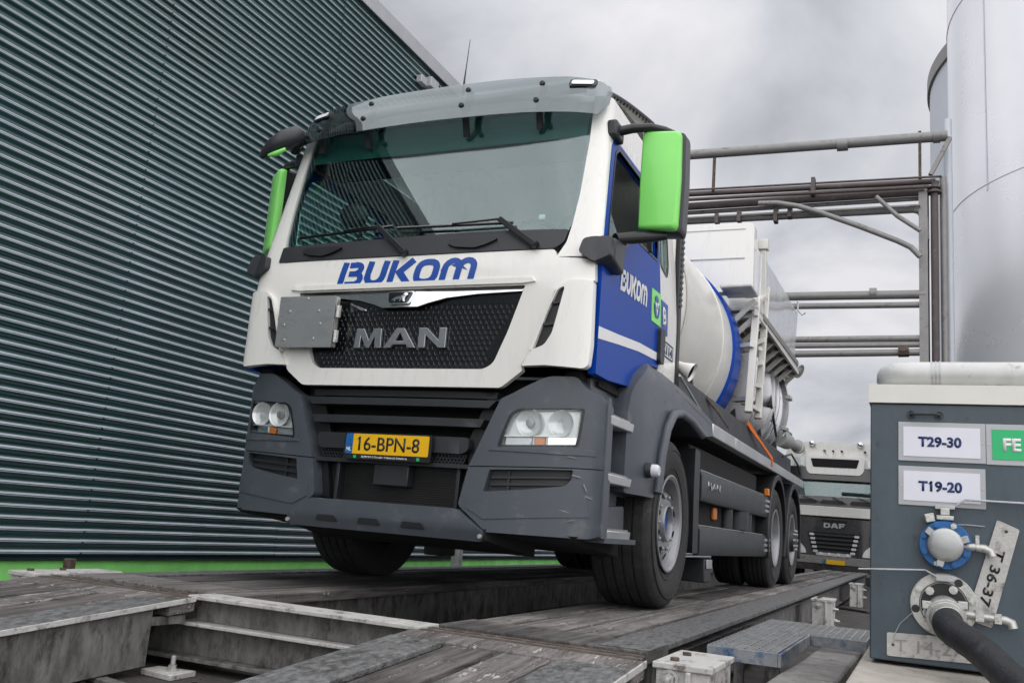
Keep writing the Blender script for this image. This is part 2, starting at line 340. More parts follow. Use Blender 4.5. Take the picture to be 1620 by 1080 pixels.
def bukom_quads():
    """the operator's slanted round lettering, cap height 1"""
    w = .235; q = []; sh = lambda pts, x0: [(x0+p[0]+.13*p[1], p[1]) for p in pts]
    add = lambda pts, x0, ww=w: q.extend(stroke(sh(pts, x0), ww))
    h = w/2
    # B: a bar and a detached double bow
    add([(h, 0), (h, 1)], 0)
    add([(.30, 1-h), (.62, 1-h)]+arc(.62, .72, .165, 90, -60, 6)+[(.60, .53), (.36, .53)], 0, w*.92)
    add([(.60, .53), (.66, .53)]+arc(.66, .325, .205, 80, -90, 6)+[(.30, h)], 0, w*.92)
    # U
    add([(h, 1), (h, .42)]+arc(.42, .42, .30, 180, 360, 8, .30)+[(.72, 1)], 1.02)
    # K
    add([(h, 0), (h, 1)], 1.96)
    add([(.78, 1.0), (.36, .53), (.84, 0.0)], 1.99, w*1.05)
    # O
    q.extend(stroke(sh(rnd([(h, h), (.80, h), (.80, 1-h), (h, 1-h)], .33, 5), 2.92), w, True))
    # m
    add([(h, 0), (h, .62)]+arc(.37, .62, .255, 180, 0, 8, .27)+[(.625, 0)], 3.92, w*.95)
    add([(.625, .5), (.625, .62)]+arc(.885, .62, .26, 180, 0, 8, .27)+[(1.145, 0)], 3.92, w*.95)
    return q
# ================================================================== THE SETTING
bm = nb(); box(bm, -400, 400, -60, 900, -1.2, -.33); g = finish(bm, 'ground', MT['ground'], smooth=0); tag(g, 'grimy brown concrete ground around and under the weighbridge', 'ground', kind='structure')
# plinth under the cabinet
bm = nb(); box(bm, 2.40, 6.5, -1.6, 1.8, -.5, -.004)
o = finish(bm, 'concrete_plinth', MT['sand'], smooth=0, bevel=.01); tag(o, 'pale concrete plinth the grey cabinet stands on', 'plinth', kind='structure')
# ---------------------------------------------------------------- corrugated hall
WX = -4.0; WTOP = 6.93; WBOT = -.155; PITCH = .09
hall = thing('corrugated_hall', 'tall hall wall of dark green horizontal corrugated sheets with pale roof trim', 'building', (WX, 10, WBOT))
ys = [-24]
while ys[-1] < 34: ys.append(ys[-1]+2.62)
k0 = min(range(len(ys)), key=lambda i: abs(ys[i]-1.6)); sh = 1.6-ys[k0]; ys = [y+sh for y in ys]
prof = []
nP = int((WTOP-WBOT)/PITCH)+1
for i in range(nP):
    for t in (0, .08, .16, .24, .32, .38, .44, .49, .555, .59, .62, .68, .74, .79, .85, .92):
        d = .012-.012*(1.18*cos(2*pi*t)-.18*cos(6*pi*t))
        z = WBOT+(i+t)*PITCH
        if z <= WTOP: prof.append((z, d))
bm = nb()
for a, b in zip(ys, ys[1:]):
    tl = random.uniform(-.010, .010); tz = random.uniform(-.004, .004); o0 = random.uniform(0, .003)
    ca = [bm.verts.new((WX+d+o0, a, z+tz)) for z, d in prof]; cb = [bm.verts.new((WX+d+o0+tl*.4, b-.001, z+tz)) for z, d in prof]
    for i in range(len(prof)-1):
        f = bm.faces.new((ca[i], cb[i], cb[i+1], ca[i+1])); f.material_index = 1 if i % 16 in (7, 10, 11, 12) else 0  # pale crest faces carry the painted sky highlight
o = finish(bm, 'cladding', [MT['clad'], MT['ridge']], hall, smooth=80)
for p in o.data.polygons: pass
bm = nb()
for y in ys[6:20]:
    for i in range(0, nP, 1):
        z = WBOT+(i+.48)*PITCH
        if z < WTOP-.05: lathe(bm, [(0, .0085), (.006, .008), (.007, 0)], (WX+.024, y+.02, z), 'X', 6)
o = finish(bm, 'screw_row', MT['black'], hall, smooth=0)
bm = nb(); box(bm, WX-.3, WX-.012, -24, 36, WBOT-.3, WTOP-.01); finish(bm, 'backing_wall', MT['void'], hall, smooth=0)
bm = nb()
box(bm, WX-.25, WX+.055, -24, 36, WTOP+.0, WTOP+.17); box(bm, WX+.056, WX+.075, -24, 36, WTOP-.04, WTOP+.172)
finish(bm, 'roof_trim', MT['trim'], hall, smooth=0, bevel=.006)
bm = nb(); box(bm, WX-.02, WX+.045, -24, 36, WBOT-.014, WBOT-.004); finish(bm, 'base_flashing', MT['dark'], hall, smooth=0)
bm = nb(); c = at(681, 129, 'X', WX+.1); box(bm, WX+.03, WX+.17, c.y-.09, c.y+.14, c.z-.12, c.z+.03); box(bm, WX+.03, WX+.12, c.y-.28, c.y-.1, c.z-.14, c.z-.03)
finish(bm, 'wall_light', MT['trim'], hall, bevel=.01)
bm = nb(); box(bm, WX-.29, WX+.02, -24, 36, -.5, WBOT-.015); finish(bm, 'plinth', MT['grass'], hall, smooth=0, bevel=.008)
# stub posts standing at the wall foot
def stub(px, py0, py1, X, w, m, lab):
    p = at(px, py0, 'X', X); q = at(px, py1, 'X', X); t = thing('stub_post', lab, 'post', (X, p.y, -.33))
    bm = nb(); box(bm, X-w/2, X+w/2, p.y-w/2, p.y+w/2, -.31, q.z); finish(bm, 'post', m, t, bevel=.006)
    bm = nb(); box(bm, X-w, X+w, p.y-w, p.y+w, -.3295, -.31); finish(bm, 'base_plate', m, t, bevel=.003)
stub(722, 888, 862, -3.7, .13, MT['galv'], 'pale square post at the green wall foot, seen under the truck')
stub(109, 897, 883, -2.35, .055, MT['rust'], 'small rusty stub behind the white bracket at the left deck corner')
# ================================================================== WEIGHBRIDGE
wb = thing('weighbridge', 'weathered timber and steel weighbridge with two raised deck strips under the truck', 'weighbridge', (1.7, -.72, -.33))
wb.rotation_euler = (0, 0, radians(.62))
WBM = Matrix.Translation(Vector((1.7, -.72, 0)))
YE = 18.6
def wpart(bm, name, m, **k):
    for v in bm.verts: v.co -= wb.location
    return finish(bm, name, m, wb, local=True, **k)
def deck(x0, x1, splits, edge, y0=-.70, y1=YE, gap=.046):
    """one deck strip: longitudinal planks with open slots, end plate, steel edge plates"""
    ye = y0+.34
    bm = nb(); xs = [x0]+splits+[x1]
    lens = [y1] if True else None
    for i, (a, b) in enumerate(zip(xs, xs[1:])):
        y = ye
        while y < y1-.1:
            e = min(y1, y+random.choice([3.2, 4.4, 5.6])); dz = random.uniform(-.006, .002)
            if (edge == 'r' and i == len(xs)-2) or (edge == 'l' and i == 0): y = e; continue
            box(bm, a+(gap/2 if i else 0), b-(gap/2 if i < len(xs)-2 else 0), y, e-.006, -.055, dz, random.choice((0, 0, 1, 2))); y = e
    pl = wpart(bm, 'deck_planks', [MT['plank'], MT['plank2'], MT['plank3']], smooth=0, bevel=.006)
    bm = nb(); box(bm, x0, x1, y0, ye-.004, -.05, .002)
    wpart(bm, 'end_board', MT['plank'], smooth=0, bevel=.006)
    bm = nb(); a, b = (xs[-2]+gap/2, x1) if edge == 'r' else (x0, xs[1]-gap/2)
    y = ye
    while y < y1: box(bm, a, b, y, min(y1, y+5.6)-.005, -.02, .003); y += 5.6
    if edge == 'r': box(bm, a+.02, b+.001, y0+.01, ye-.01, .0025, .006)
    wpart(bm, 'edge_plate', MT['edge'], smooth=0, bevel=.004)
    # girders
    bm = nb()
    for X in (x0+.02, x1-.12):
        box(bm, X+.045, X+.06, y0+.02, y1, -.27, -.058); box(bm, X, X+.105, y0+.02, y1, -.285, -.27); box(bm, X, X+.105, y0+.02, y1, -.0575, -.056)
        for k in range(5):
            box(bm, X+.003, X+.044, y0+1.2+k*3.6, y0+1.22+k*3.6, -.269, -.059); 
    for k in range(7): box(bm, x0+.1, x1-.1, y0+.1+k*3, y0+.2+k*3, -.26, -.06)
    wpart(bm, 'girder', MT['beamgrey'], smooth=0)
deck(.785, 1.69, [.955, 1.215, 1.445], 'r')
deck(-1.37, -.31, [-1.18, -.93, -.70, -.50], 'l')
# transverse beams in the gap
bm = nb()
box(bm, -.42, .79, -.875, -.70, -.016, .001); box(bm, -.9, .95, -.875, -.70, -.133, -.118)
wpart(bm, 'cross_beam', MT['whitesteel'], smooth=0, bevel=.003)
bm = nb()
box(bm, -.42, .95, -.80, -.785, -.1175, -.0165); box(bm, -.9, .95, -.80, -.785, -.268, -.134); box(bm, -.9, .95, -.875, -.70, -.285, -.268)
box(bm, -.62, -.60, -.875, -.71, -.117, -.02); box(bm, -.5, -.47, -.875, -.71, -.117, -.02)
wpart(bm, 'lower_beam', MT['beamgrey'], smooth=0, bevel=.003)
# joint strips between ramp and deck
for x0, x1 in ((-1.38, -.30), (.76, 1.70)):
    bm = nb(); xq = x1-.10 if x0 < 0 else x0+.03; x0, x1 = (x0, xq) if x0 < 0 else (xq, x1); box(bm, x0, x1, -.80, -.765, -.04, -.004); box(bm, x0, x1, -.885, -.845, -.045, -.006); box(bm, x0, x1, -.844, -.801, -.05, -.03)
    wpart(bm, 'joint_angle', MT['rust'], smooth=0, bevel=.003)
    bm = nb(); box(bm, x0, x1, -.838, -.806, -.0295, -.008); wpart(bm, 'joint_strip', MT['edge'], smooth=0, bevel=.003)
# bolted corner brackets
def bracket(x, y, sgn, w=.19, d=.42):
    bm = nb(); x0, x1 = (x, x+w) if sgn > 0 else (x-w, x)
    box(bm, x0-.012, x1+.012, y-.012, y+d+.012, -.022, 0.0); box(bm, x0, x1, y, y+.016, -.33, -.0225); box(bm, x1-.016 if sgn > 0 else x0, x1 if sgn > 0 else x0+.016, y+.0165, y+d, -.33, -.0225)
    box(bm, x0+.11, x0+.128, y-.03, y-.0005, -.33, -.0225); box(bm, x0+.02, x1-.02, y+d-.02, y+d, -.33, -.0225)
    o = wpart(bm, 'load_cell_bracket', MT['whitesteel'], smooth=0, bevel=.004)
    def bolt(c, ax, r=.022):
        bm = nb(); lathe(bm, [(0, r*1.5), (.005, r*1.5), (.0055, r)], c, ax, 20); lathe(bm, [(.0056, r), (.026, r), (.026, r*.55), (.05, r*.5), (.052, 0)], c, ax, 6)
        for v in bm.verts: v.co -= wb.location
        return finish(bm, 'bolt', MT['nickel'], o, local=True, smooth=30)
    def flip(c, ax):      # bolts look towards -Y
        b = bolt((0, 0, 0), ax); 
        for v in b.data.vertices:
            p = v.co+wb.location; p = Vector((p.x, -p.y, p.z)); v.co = p+Vector(c)-wb.location
        b.data.flip_normals(); b.location = (0, 0, 0)
    flip((x0+.05, y-.001, -.055), 'Y')
    if sgn > 0:
        bolt((x1, y+.12, -.085), 'X'); bolt((x1, y+.3, -.20), 'X')
    for k in (0, 1):
        bm = nb(); lathe(bm, [(0, .017), (.012, .017), (.013, 0)], (x0+.05, y+.07+k*.2, 0), 'Z', 6)
        for v in bm.verts: v.co -= wb.location
        finish(bm, 'bolt', MT['rust'], o, local=True, smooth=30)
bracket(1.775, -.90, 1); bracket(1.775, 4.75, 1, .17, .4); bracket(1.775, 10.3, 1, .17, .4); bracket(-1.43, -.86, -1, .17, .55)
# ---------------------------------------------------------------- approach ramps
SL = .085
def ramp(x0, x1, splits, lab, inner):
    t = thing('approach_ramp', lab, 'ramp', ((x0+x1)/2, -2.5, -.33), 'approach ramps before the weighbridge')
    zf = lambda y: -.008+SL*(y+.89)
    def rb(bm, a, b, y0, y1, dt, db, mi=0):
        hexa(bm, [(a, y0, zf(y0)+db), (b, y0, zf(y0)+db), (b, y1, zf(y1)+db), (a, y1, zf(y1)+db), (a, y0, zf(y0)+dt), (b, y0, zf(y0)+dt), (b, y1, zf(y1)+dt), (a, y1, zf(y1)+dt)], mi)
    xs = [x0]+splits+[x1]; bm = nb()
    for i, (a, b) in enumerate(zip(xs, xs[1:])):
        if (inner < 0 and i == len(xs)-2) or (inner > 0 and i in (0, len(xs)-2)): continue
        dz = random.uniform(-.006, 0)
        rb(bm, a+(.018 if i else 0), b-.018, -4.3, -1.055, dz, -.06, i % 2)
    rb(bm, x0, x1, -1.052, -.895, 0.001, -.06)
    finish(bm, 'ramp_planks', [MT['rampwood'], MT['rampwood2']], t, smooth=0, bevel=.005)
    bm = nb()
    if inner < 0: rb(bm, xs[-2]+.011, xs[-1], -4.3, -1.055, .004, -.02)
    else: rb(bm, xs[0], xs[1]-.011, -4.3, -1.055, .004, -.02); rb(bm, xs[-2]+.011, xs[-1], -4.3, -1.055, .004, -.02)
    finish(bm, 'edge_plate', MT['edge'], t, smooth=0, bevel=.004)
    bm = nb()
    for X in ((x1-.045,) if inner < 0 else (x0+.03, x1-.06)):
        hexa(bm, [(X, -4.3, -.5), (X+.02, -4.3, -.5), (X+.02, -1.12, -.285), (X, -1.12, -.285), (X, -4.3, zf(-4.3)-.0205), (X+.02, -4.3, zf(-4.3)-.0205), (X+.02, -1.12, zf(-1.12)-.0205), (X, -1.12, zf(-1.12)-.0205)])
        box(bm, X, X+.02, -1.1195, -.92, -.12, -.085)
    finish(bm, 'side_girder', MT['beamgrey'], t, smooth=0)
    bm = nb()   # rim angle along the inner edge
    if inner < 0: rb(bm, x1+.0005, x1+.008, -4.3, -.9, .006, -.016)
    else: rb(bm, x1+.0005, x1+.008, -4.3, -.9, .005, -.02)
    finish(bm, 'rim_angle', MT['whitesteel'], t, smooth=0, bevel=.002)
    return t
ramp(-1.39, -.37, [-1.2, -1.0, -.80, -.60], 'left approach ramp, timber with a grey steel inner edge over the open pit', -1)
ramp(.765, 1.735, [1.0, 1.22, 1.45], 'right approach ramp in the near foreground, timber between two worn steel edge plates', 1)
# anchor plate and stud in the pit
t = thing('anchor_plate', 'rusty anchor plate with a threaded stud and nut on the pit floor', 'anchor plate', (-.34, -1.03, -.33))
bm = nb(); hexa(bm, [(-.445, -1.09, -.329), (-.25, -1.115, -.329), (-.262, -.95, -.329), (-.45, -.98, -.329), (-.445, -1.09, -.305), (-.25, -1.115, -.305), (-.262, -.95, -.305), (-.45, -.98, -.305)])
finish(bm, 'plate', MT['whitesteel'], t, bevel=.003)
bm = nb(); lathe(bm, [(0, .03), (.008, .03), (.009, .018), (.026, .018)], (-.325, -1.03, -.305), 'Z', 6); lathe(bm, [(.026, .011), (.06, .011), (.064, .006), (.064, 0)], (-.325, -1.03, -.305), 'Z', 12)
finish(bm, 'stud', MT['nickel'], t, smooth=30)
bm = nb(); beam(bm, (-.95, -1.20, -.318), (-.05, -1.43, -.318), .06, .02); tag(finish(bm, 'steel_strip', MT['beamgrey'], bevel=.003), 'flat steel strip lying across the pit floor', 'steel strip')
bm = nb()
for k in range(90):
    x, y = random.uniform(-1.3, .6), random.uniform(-1.8, -.92); r = random.uniform(.004, .016)
    m = bmesh.ops.create_icosphere(bm, subdivisions=1, radius=r)
    for v in m['verts']: v.co = Vector((v.co.x*random.uniform(.7, 1.4)+x, v.co.y*random.uniform(.7, 1.4)+y, v.co.z*.6-.329+r*.3))
tag(finish(bm, 'gravel', MT['ground']), None, None, kind='stuff')['label'] = 'loose gravel and rust flakes on the pit floor'
# ---------------------------------------------------------------- grating, concrete kerb block
gr = thing('steel_grating', 'raised steel grating step with blue frame beside the right deck strip', 'grating', (1.9, 1.9, -.33))
def grating(x0, x1, y0, y1, z):
    bm = nb(); n = int((x1-x0)/.045)
    for i in range(1, n): X = x0+(x1-x0)*i/n; box(bm, X-.0022, X+.0022, y0+.006, y1-.006, z-.022, z)
    m = int((y1-y0)/.085)
    for i in range(1, m): Y = y0+(y1-y0)*i/m; box(bm, x0+.006, x1-.006, Y-.005, Y+.005, z-.008, z+.0005)
    o = finish(bm, 'grating_panel', MT['galv'], gr, smooth=0)
    bm = nb(); box(bm, x0, x1, y0, y0+.005, z-.055, z+.001); box(bm, x0, x1, y1-.005, y1, z-.055, z+.001); box(bm, x0, x0+.005, y0+.0055, y1-.0055, z-.055, z+.001); box(bm, x1-.005, x1, y0+.0055, y1-.0055, z-.055, z+.001)
    finish(bm, 'panel_frame', MT['galv'], o, smooth=0)
grating(1.725, 2.04, .22, 1.40, -.04); grating(1.725, 2.36, 1.415, 2.22, -.04)
bm = nb()
box(bm, 1.725, 2.045, .20, .215, -.10, -.039); box(bm, 2.046, 2.060, .20, 1.41, -.10, -.041); box(bm, 2.061, 2.36, 1.396, 1.41, -.10, -.041)
finish(bm, 'frame', MT['bluesteel'], gr, smooth=0, bevel=.003)
for X, Y in ((1.85, .35), (2.02, .3), (1.85, 1.3), (2.3, 2.15)):
    bm = nb(); box(bm, X-.022, X+.022, Y-.022, Y+.022, -.33, -.101); finish(bm, 'leg', MT['beamgrey'], gr, smooth=0, bevel=.003)
bm = nb(); hexa(bm, [(2.02, -.9, -.33), (2.33, -.9, -.33), (2.36, 2.3, -.33), (2.115, 2.3, -.33), (2.025, -.9, -.12), (2.29, -.9, -.12), (2.32, 2.3, -.12), (2.12, 2.3, -.12)])
us = []; bmesh.ops.subdivide_edges(bm, edges=bm.edges[:], cuts=8, use_grid_fill=True)
for v in bm.verts: v.co += Vector((random.uniform(-1, 1), random.uniform(-1, 1), random.uniform(-1, 1)))*.004
tag(finish(bm, 'concrete_kerb', MT['conc'], smooth=60, bevel=.012), 'rough grey concrete kerb block between the grating and the grey cabinet', 'concrete block')
bm = nb(); hexa(bm, [(2.34, .9, -.33), (2.6, .9, -.33), (2.6, 1.7, -.33), (2.34, 1.7, -.33), (2.34, .95, -.26), (2.6, .95, -.26), (2.6, 1.65, -.26), (2.34, 1.65, -.26)])
tag(finish(bm, 'broken_slab', MT['conc'], bevel=.02), 'small broken concrete slab at the foot of the grey cabinet', 'concrete slab')
bm = nb(); pts = [at(1308, 959, 'Z', -.315), at(1325, 961, 'Z', -.315), at(1348, 964, 'Z', -.315), at(1372, 968, 'Z', -.315), at(1400, 970, 'Z', -.315)]; tube(bm, pts, .022, 8)
tag(finish(bm, 'ground_hose', MT['hose'], smooth=60), 'thin black hose lying on the ground beyond the grating', 'hose')
# ================================================================== GREY CABINET WITH VALVES
cb = thing('grey_cabinet', 'slate grey steel valve cabinet with pale cap strip, right foreground', 'cabinet', (3.3, .6, 0))
bm = nb(); box(bm, 2.443, 4.4, 0, 1.0, .012, 1.084); finish(bm, 'body', MT['cab'], cb, bevel=.006)
bm = nb(); box(bm, 2.436, 4.4, -.012, 1.02, 1.085, 1.163); box(bm, 2.434, 4.4, -.014, -.0125, 1.085, 1.165); finish(bm, 'cap_strip', MT['cream'], cb, smooth=0, bevel=.005)
bm = nb(); tube(bm, [(2.605, -.001, 1.036), (2.605, -.03, 1.036), (2.63, -.035, 1.036), (2.695, -.035, 1.037), (2.715, -.03, 1.035), (2.715, -.001, 1.035)], .0065, 8); lathe(bm, [(-.002, .016), (.006, .016), (.008, 0)], (2.605, -.006, 1.036), 'Y', 12); lathe(bm, [(-.002, .016), (.006, .016), (.008, 0)], (2.715, -.006, 1.035), 'Y', 12)
finish(bm, 'handle', MT['dark'], cb, smooth=50)
def flag_one(b, text, i):
    """give the figure 1 at text[i] its slanting flag"""
    w = width(textbm(text[:i+1], .028)); q = [(w-.10, 1.0), (w-.16, .995), (w-.36, .83), (w-.36, .67), (w-.10, .83)]
    b.faces.new([b.verts.new((x, y, 0)) for x, y in q])
def sign(name, lab, x0, x1, z0, z1, text, face, txm, px0, pw, y=-.001, inset=.02):
    t = thing(name, lab, 'sign', ((x0+x1)/2, 0, (z0+z1)/2))
    bm = nb(); box(bm, x0, x1, y-.006, y, z0, z1); finish(bm, 'backplate', MT['trim'], t, smooth=0, bevel=.0015)
    bm = nb(); box(bm, x0+inset, x1-inset, y-.0085, y-.0065, z0+inset, z1-inset); finish(bm, 'face', MT[face], t, smooth=0)
    b = textbm(text, .036); s = pw/width(b); zc = (z0+z1)/2
    for i, c in enumerate(text):
        if c == '1': flag_one(b, text, i)
    lay(b, lambda u, v: (px0+u*s, y-.0105, zc-.5*s+v*s), .0015, (0, 1, 0)); finish(b, 'lettering', MT[txm], t, smooth=0)
    bm = nb()
    for X in (x0+.01, x1-.01): lathe(bm, [(-.0085, 0), (-.008, .0035), (-.006, .004)], (X, y, zc), 'Y', 10)
    finish(bm, 'rivet', MT['nickel'], t)
    return t
sign('pipe_sign', 'white sign T29-30 in a grey frame, upper left on the cabinet', 2.555, 2.889, .838, 1.004, 'T29-30', 'signwhite', 'navy', 2.633, .166)
sign('pipe_sign', 'white sign T19-20 in a grey frame, below the T29-30 sign', 2.555, 2.886, .652, .816, 'T19-20', 'signwhite', 'navy', 2.633, .166)
t = sign('green_sign', 'green sign beginning FE in white letters at the right picture edge', 2.8905, 3.42, .836, 1.004, 'FE', 'signgreen', 'whitetxt', 2.952, .066, inset=.022)
def poly_plate(t, pts, y, th, m, name, bev=.002):
    bm = sheet(rnd(pts, .008, 3), xz(y), th, (0, 1, 0)); return finish(bm, name, m, t, smooth=0, bevel=bev)
def pz(px, py, y=0.): p = at(px, py, 'Y', y); return (p.x, p.z)
# hand-painted tags
def painted_tag(lab, corners, y, text, u0, uw, vv, vh, txm, bold):
    """corners: start-top, end-top, end-bottom, start-bottom of the writing direction"""
    cx = sum(p[0] for p in corners)/4; cz = sum(p[1] for p in corners)/4
    t = thing('number_tag', lab, 'tag', (cx, y, cz)); poly_plate(t, corners, y-.004, .004, MT['whitesteel'], 'plate')
    A, B, C, D = [Vector(p) for p in corners]; b = textbm(text, bold); w = width(b)
    def f(u, v):
        s = u0+uw*u/w; q = vv+vh*v; p = (D*(1-s)+C*s)*(1-q)+(A*(1-s)+B*s)*q; return (p.x, y-.0065, p.y)
    lay(b, f, .001, (0, 1, 0)); finish(b, 'lettering', txm, t, smooth=0)
    p = (A*.93+C*.07); q = (A*.5+D*.5)*.93+(B*.5+C*.5)*.07
    bm = nb(); lathe(bm, [(-.006, 0), (-.0055, .006), (-.003, .006)], (q.x, y, q.y), 'Y', 10); finish(bm, 'rivet', MT['black'], t)
    return t
painted_tag('tilted white tag hand painted T36-37 beside the blue valve', [pz(1613, 838), pz(1569, 993), pz(1528, 978), pz(1577, 822)], -.006, 'T 36-37', .26, .56, .28, .42, MT['blacktxt'], .02)
painted_tag('white tag with faint scratched T14-27, low under the hose coupling', [pz(1403, 999), pz(1549, 1010), pz(1549, 1050), pz(1403, 1036)], -.006, 'T 14-27', .09, .74, .22, .52, MT['faint'], .0)
bm = nb(); tube(bm, [(*[pz(1447, 965)[0]], -.02, pz(1447, 965)[1]), (pz(1424, 985)[0], -.012, pz(1424, 985)[1]), (pz(1414, 1005)[0], -.012, pz(1414, 1005)[1]), (pz(1413, 1018)[0], -.013, pz(1413, 1018)[1])], .0018, 5)
tag(finish(bm, 'tag_wire', MT['galv']), 'thin wire hanging the T14-27 tag from the big flange', 'wire')
# blue valve with cap
bv = thing('blue_flange_valve', 'blue flange valve with round grey cap and long lever', 'valve', (2.732, -.05, .497))
c0 = Vector((2.732, 0, .497))
bm = nb(); lathe(bm, [(-.001, 0), (-.001, .075), (-.03, .075), (-.03, .098), (-.052, .098), (-.055, .095), (-.055, 0)], c0, 'Y', 48); finish(bm, 'flange', MT['bluevalve'], bv, bevel=.0)
for k in range(8):
    a = 2*pi*(k+.5)/8; bm = nb(); p = c0+Vector((cos(a)*.083, 0, sin(a)*.083)); lathe(bm, [(-.055, .0125), (-.068, .0125), (-.069, 0)], p, 'Y', 6); finish(bm, 'bolt', MT['nickel'] if k in (1, 5) else MT['bluevalve'], bv, smooth=20)
bm = nb(); lathe(bm, [(-.055, .066), (-.085, .068), (-.095, .066), (-.10, .058), (-.103, .05), (-.104, 0)], c0, 'Y', 48)
for a in (20, 140, 255):
    p = c0+Vector((cos(radians(a))*.072, -.078, sin(radians(a))*.072)); d = Vector((cos(radians(a)), 0, sin(radians(a)))); beam(bm, p-d*.01, p+d*.018, .028, .03, (0, 1, 0))
finish(bm, 'cap', MT['plate'], bv, bevel=.002)
bm = nb(); box(bm, 2.70, 2.765, -.06, -.005, .597, .615); box(bm, 2.715, 2.75, -.055, -.01, .616, .645); beam(bm, (2.655, -.05, .598), (2.69, -.04, .607), .03, .035)
finish(bm, 'valve_neck', MT['nickel'], bv, bevel=.003)
bm = nb(); beam(bm, (2.695, -.035, .648), (2.77, -.035, .650), .035, .016); beam(bm, (2.765, -.035, .652), (2.807, -.035, .684), .022, .008); beam(bm, (2.804, -.035, .685), (3.25, -.035, .684), .022, .008)
finish(bm, 'lever', MT['galv'], bv, bevel=.002)
bm = nb(); tube(bm, [(2.80, -.045, .497), (2.86, -.045, .496)], .012, 12); tube(bm, [(2.845, -.045, .496), (2.875, -.045, .495), (2.896, -.045, .485), (2.903, -.047, .464)], [.0155, .0165, .0165, .017], 12); beam(bm, (2.85, -.045, .51), (2.85, -.045, .545), .014, .010); lathe(bm, [(-.02, .0155), (.012, .0155)], (2.83, -.045, .497), 'X', 8)
finish(bm, 'drain_tap', MT['nickel'], bv, smooth=50)
bm = nb(); tube(bm, [(2.78, -.02, .583), (2.82, -.012, .585), (2.88, -.008, .583)], .002, 5); tag(finish(bm, 'tag_wire', MT['galv']), 'thin wire from the blue valve to the tilted T36-37 tag', 'wire')
# hose coupling
hc = thing('hose_coupling', 'big worn metal flange and quick coupling that holds the black hose', 'coupling', (2.724, -.05, .258))
c1 = Vector((2.724, 0, .258))
bm = nb(); lathe(bm, [(-.001, 0), (-.001, .126), (-.022, .126), (-.025, .123), (-.025, .092), (-.018, .088), (-.018, 0)], c1, 'Y', 56); o = finish(bm, 'flange', MT['nickel'], hc)
bm = nb(); lathe(bm, [(-.019, 0), (-.019, .086), (-.021, .086), (-.0215, 0)], c1, 'Y', 40); finish(bm, 'gasket_face', MT['black'], hc)
for k in range(8):
    a = 2*pi*(k+.3)/8; p = c1+Vector((cos(a)*.107, 0, sin(a)*.107)); bm = nb()
    if k in (1, 4): lathe(bm, [(-.0255, .016), (-.0258, 0)], p, 'Y', 12); finish(bm, 'bolt_hole', MT['black'], hc)
    else: lathe(bm, [(-.025, .0135), (-.04, .0135), (-.041, 0)], p, 'Y', 6); finish(bm, 'bolt', MT['nickel'], hc, smooth=20)
for k in range(4):
    a = radians(60+75*k); p = c1+Vector((cos(a)*.072, 0, sin(a)*.072)); bm = nb(); lathe(bm, [(-.02, .017), (-.046, .017), (-.048, 0)], p, 'Y', 8); finish(bm, 'bolt', MT['nickel'], hc, smooth=20)
hd = Vector((.10, -1, -.26)).normalized(); c2 = c1+Vector((0, -.02, -.025))
bm = nb(); tube(bm, [c2, c2+hd*.05, c2+hd*.052, c2+hd*.085, c2+hd*.087, c2+hd*.13], [.066, .066, .075, .075, .064, .060], 32)
for a in (40, 150, 270):
    p = c2+hd*.07+Vector((cos(radians(a))*.08, 0, sin(radians(a))*.08)); beam(bm, p-Vector((0, .02, 0)), p+Vector((0, .02, 0)), .034, .03)
finish(bm, 'clamp_ring', MT['nickel'], hc, bevel=.002)
bm = nb(); tube(bm, [(2.80, -.045, .232), (2.90, -.045, .226), (2.945, -.045, .224), (2.965, -.045, .216), (2.97, -.047, .195)], [.015, .015, .0165, .018, .018], 12); box(bm, 2.838, 2.868, -.065, -.025, .210, .252); box(bm, 2.905, 2.93, -.062, -.03, .208, .246)
finish(bm, 'drain_tap', MT['nickel'], hc, smooth=50)
bm = nb(); beam(bm, (2.700, -.04, .366), (2.655, -.05, .391), .03, .007); beam(bm, (2.658, -.05, .391), (2.40, -.06, .372), .02, .007); box(bm, 2.695, 2.76, -.055, -.012, .352, .378)
finish(bm, 'lever', MT['galv'], hc, bevel=.002)
bm = nb(); q0 = c2+hd*.12; pts = [q0, q0+hd*.1, at(1553, 1030, 'Y', -.40), at(1592, 1068, 'Y', -.60), at(1640, 1105, 'Y', -.80), at(1700, 1145, 'Y', -1.0)]
P = [Vector(p) for p in pts]; fine = []
for i in range(len(P)-1):
    p0, p1, p2, p3 = P[max(0, i-1)], P[i], P[i+1], P[min(len(P)-1, i+2)]
    for k in range(10):
        s = k/10; fine.append(.5*((2*p1)+(p2-p0)*s+(2*p0-5*p1+4*p2-p3)*s*s+(3*p1-p0-3*p2+p3)*s**3))
rad = [.0545+.0022*abs(sin(i*.9)) for i in range(len(fine))]
tube(bm, fine, rad, 28); tag(finish(bm, 'suction_hose', MT['hose'], smooth=60), 'thick ribbed black rubber hose running from the coupling to the lower right corner', 'hose')
# lagged pipe on the cabinet
lp = thing('lagged_pipe', 'thick dull white lagged pipe lying along the top of the grey cabinet', 'pipe', (3.3, .1, 1.163))
bm = nb(); R = .0605; zc = 1.165+R
tube(bm, [(4.5, .1, zc), (2.60, .1, zc), (2.565, .106, zc), (2.535, .13, zc), (2.52, .165, zc), (2.518, .21, zc), (2.518, .95, zc)], R, 32); finish(bm, 'pipe', MT['lagging'], lp, smooth=50)
for X in (2.69, 2.705, 2.72):
    bm = nb(); lathe(bm, [(-.003, R+.0035), (.003, R+.0035)], (X, .1, zc), 'X', 32); lathe(bm, [(.003, R+.0035), (.003, R-.002), (-.003, R-.002), (-.003, R+.0035)], (X, .1, zc), 'X', 32); finish(bm, 'band', MT['galv'], lp)
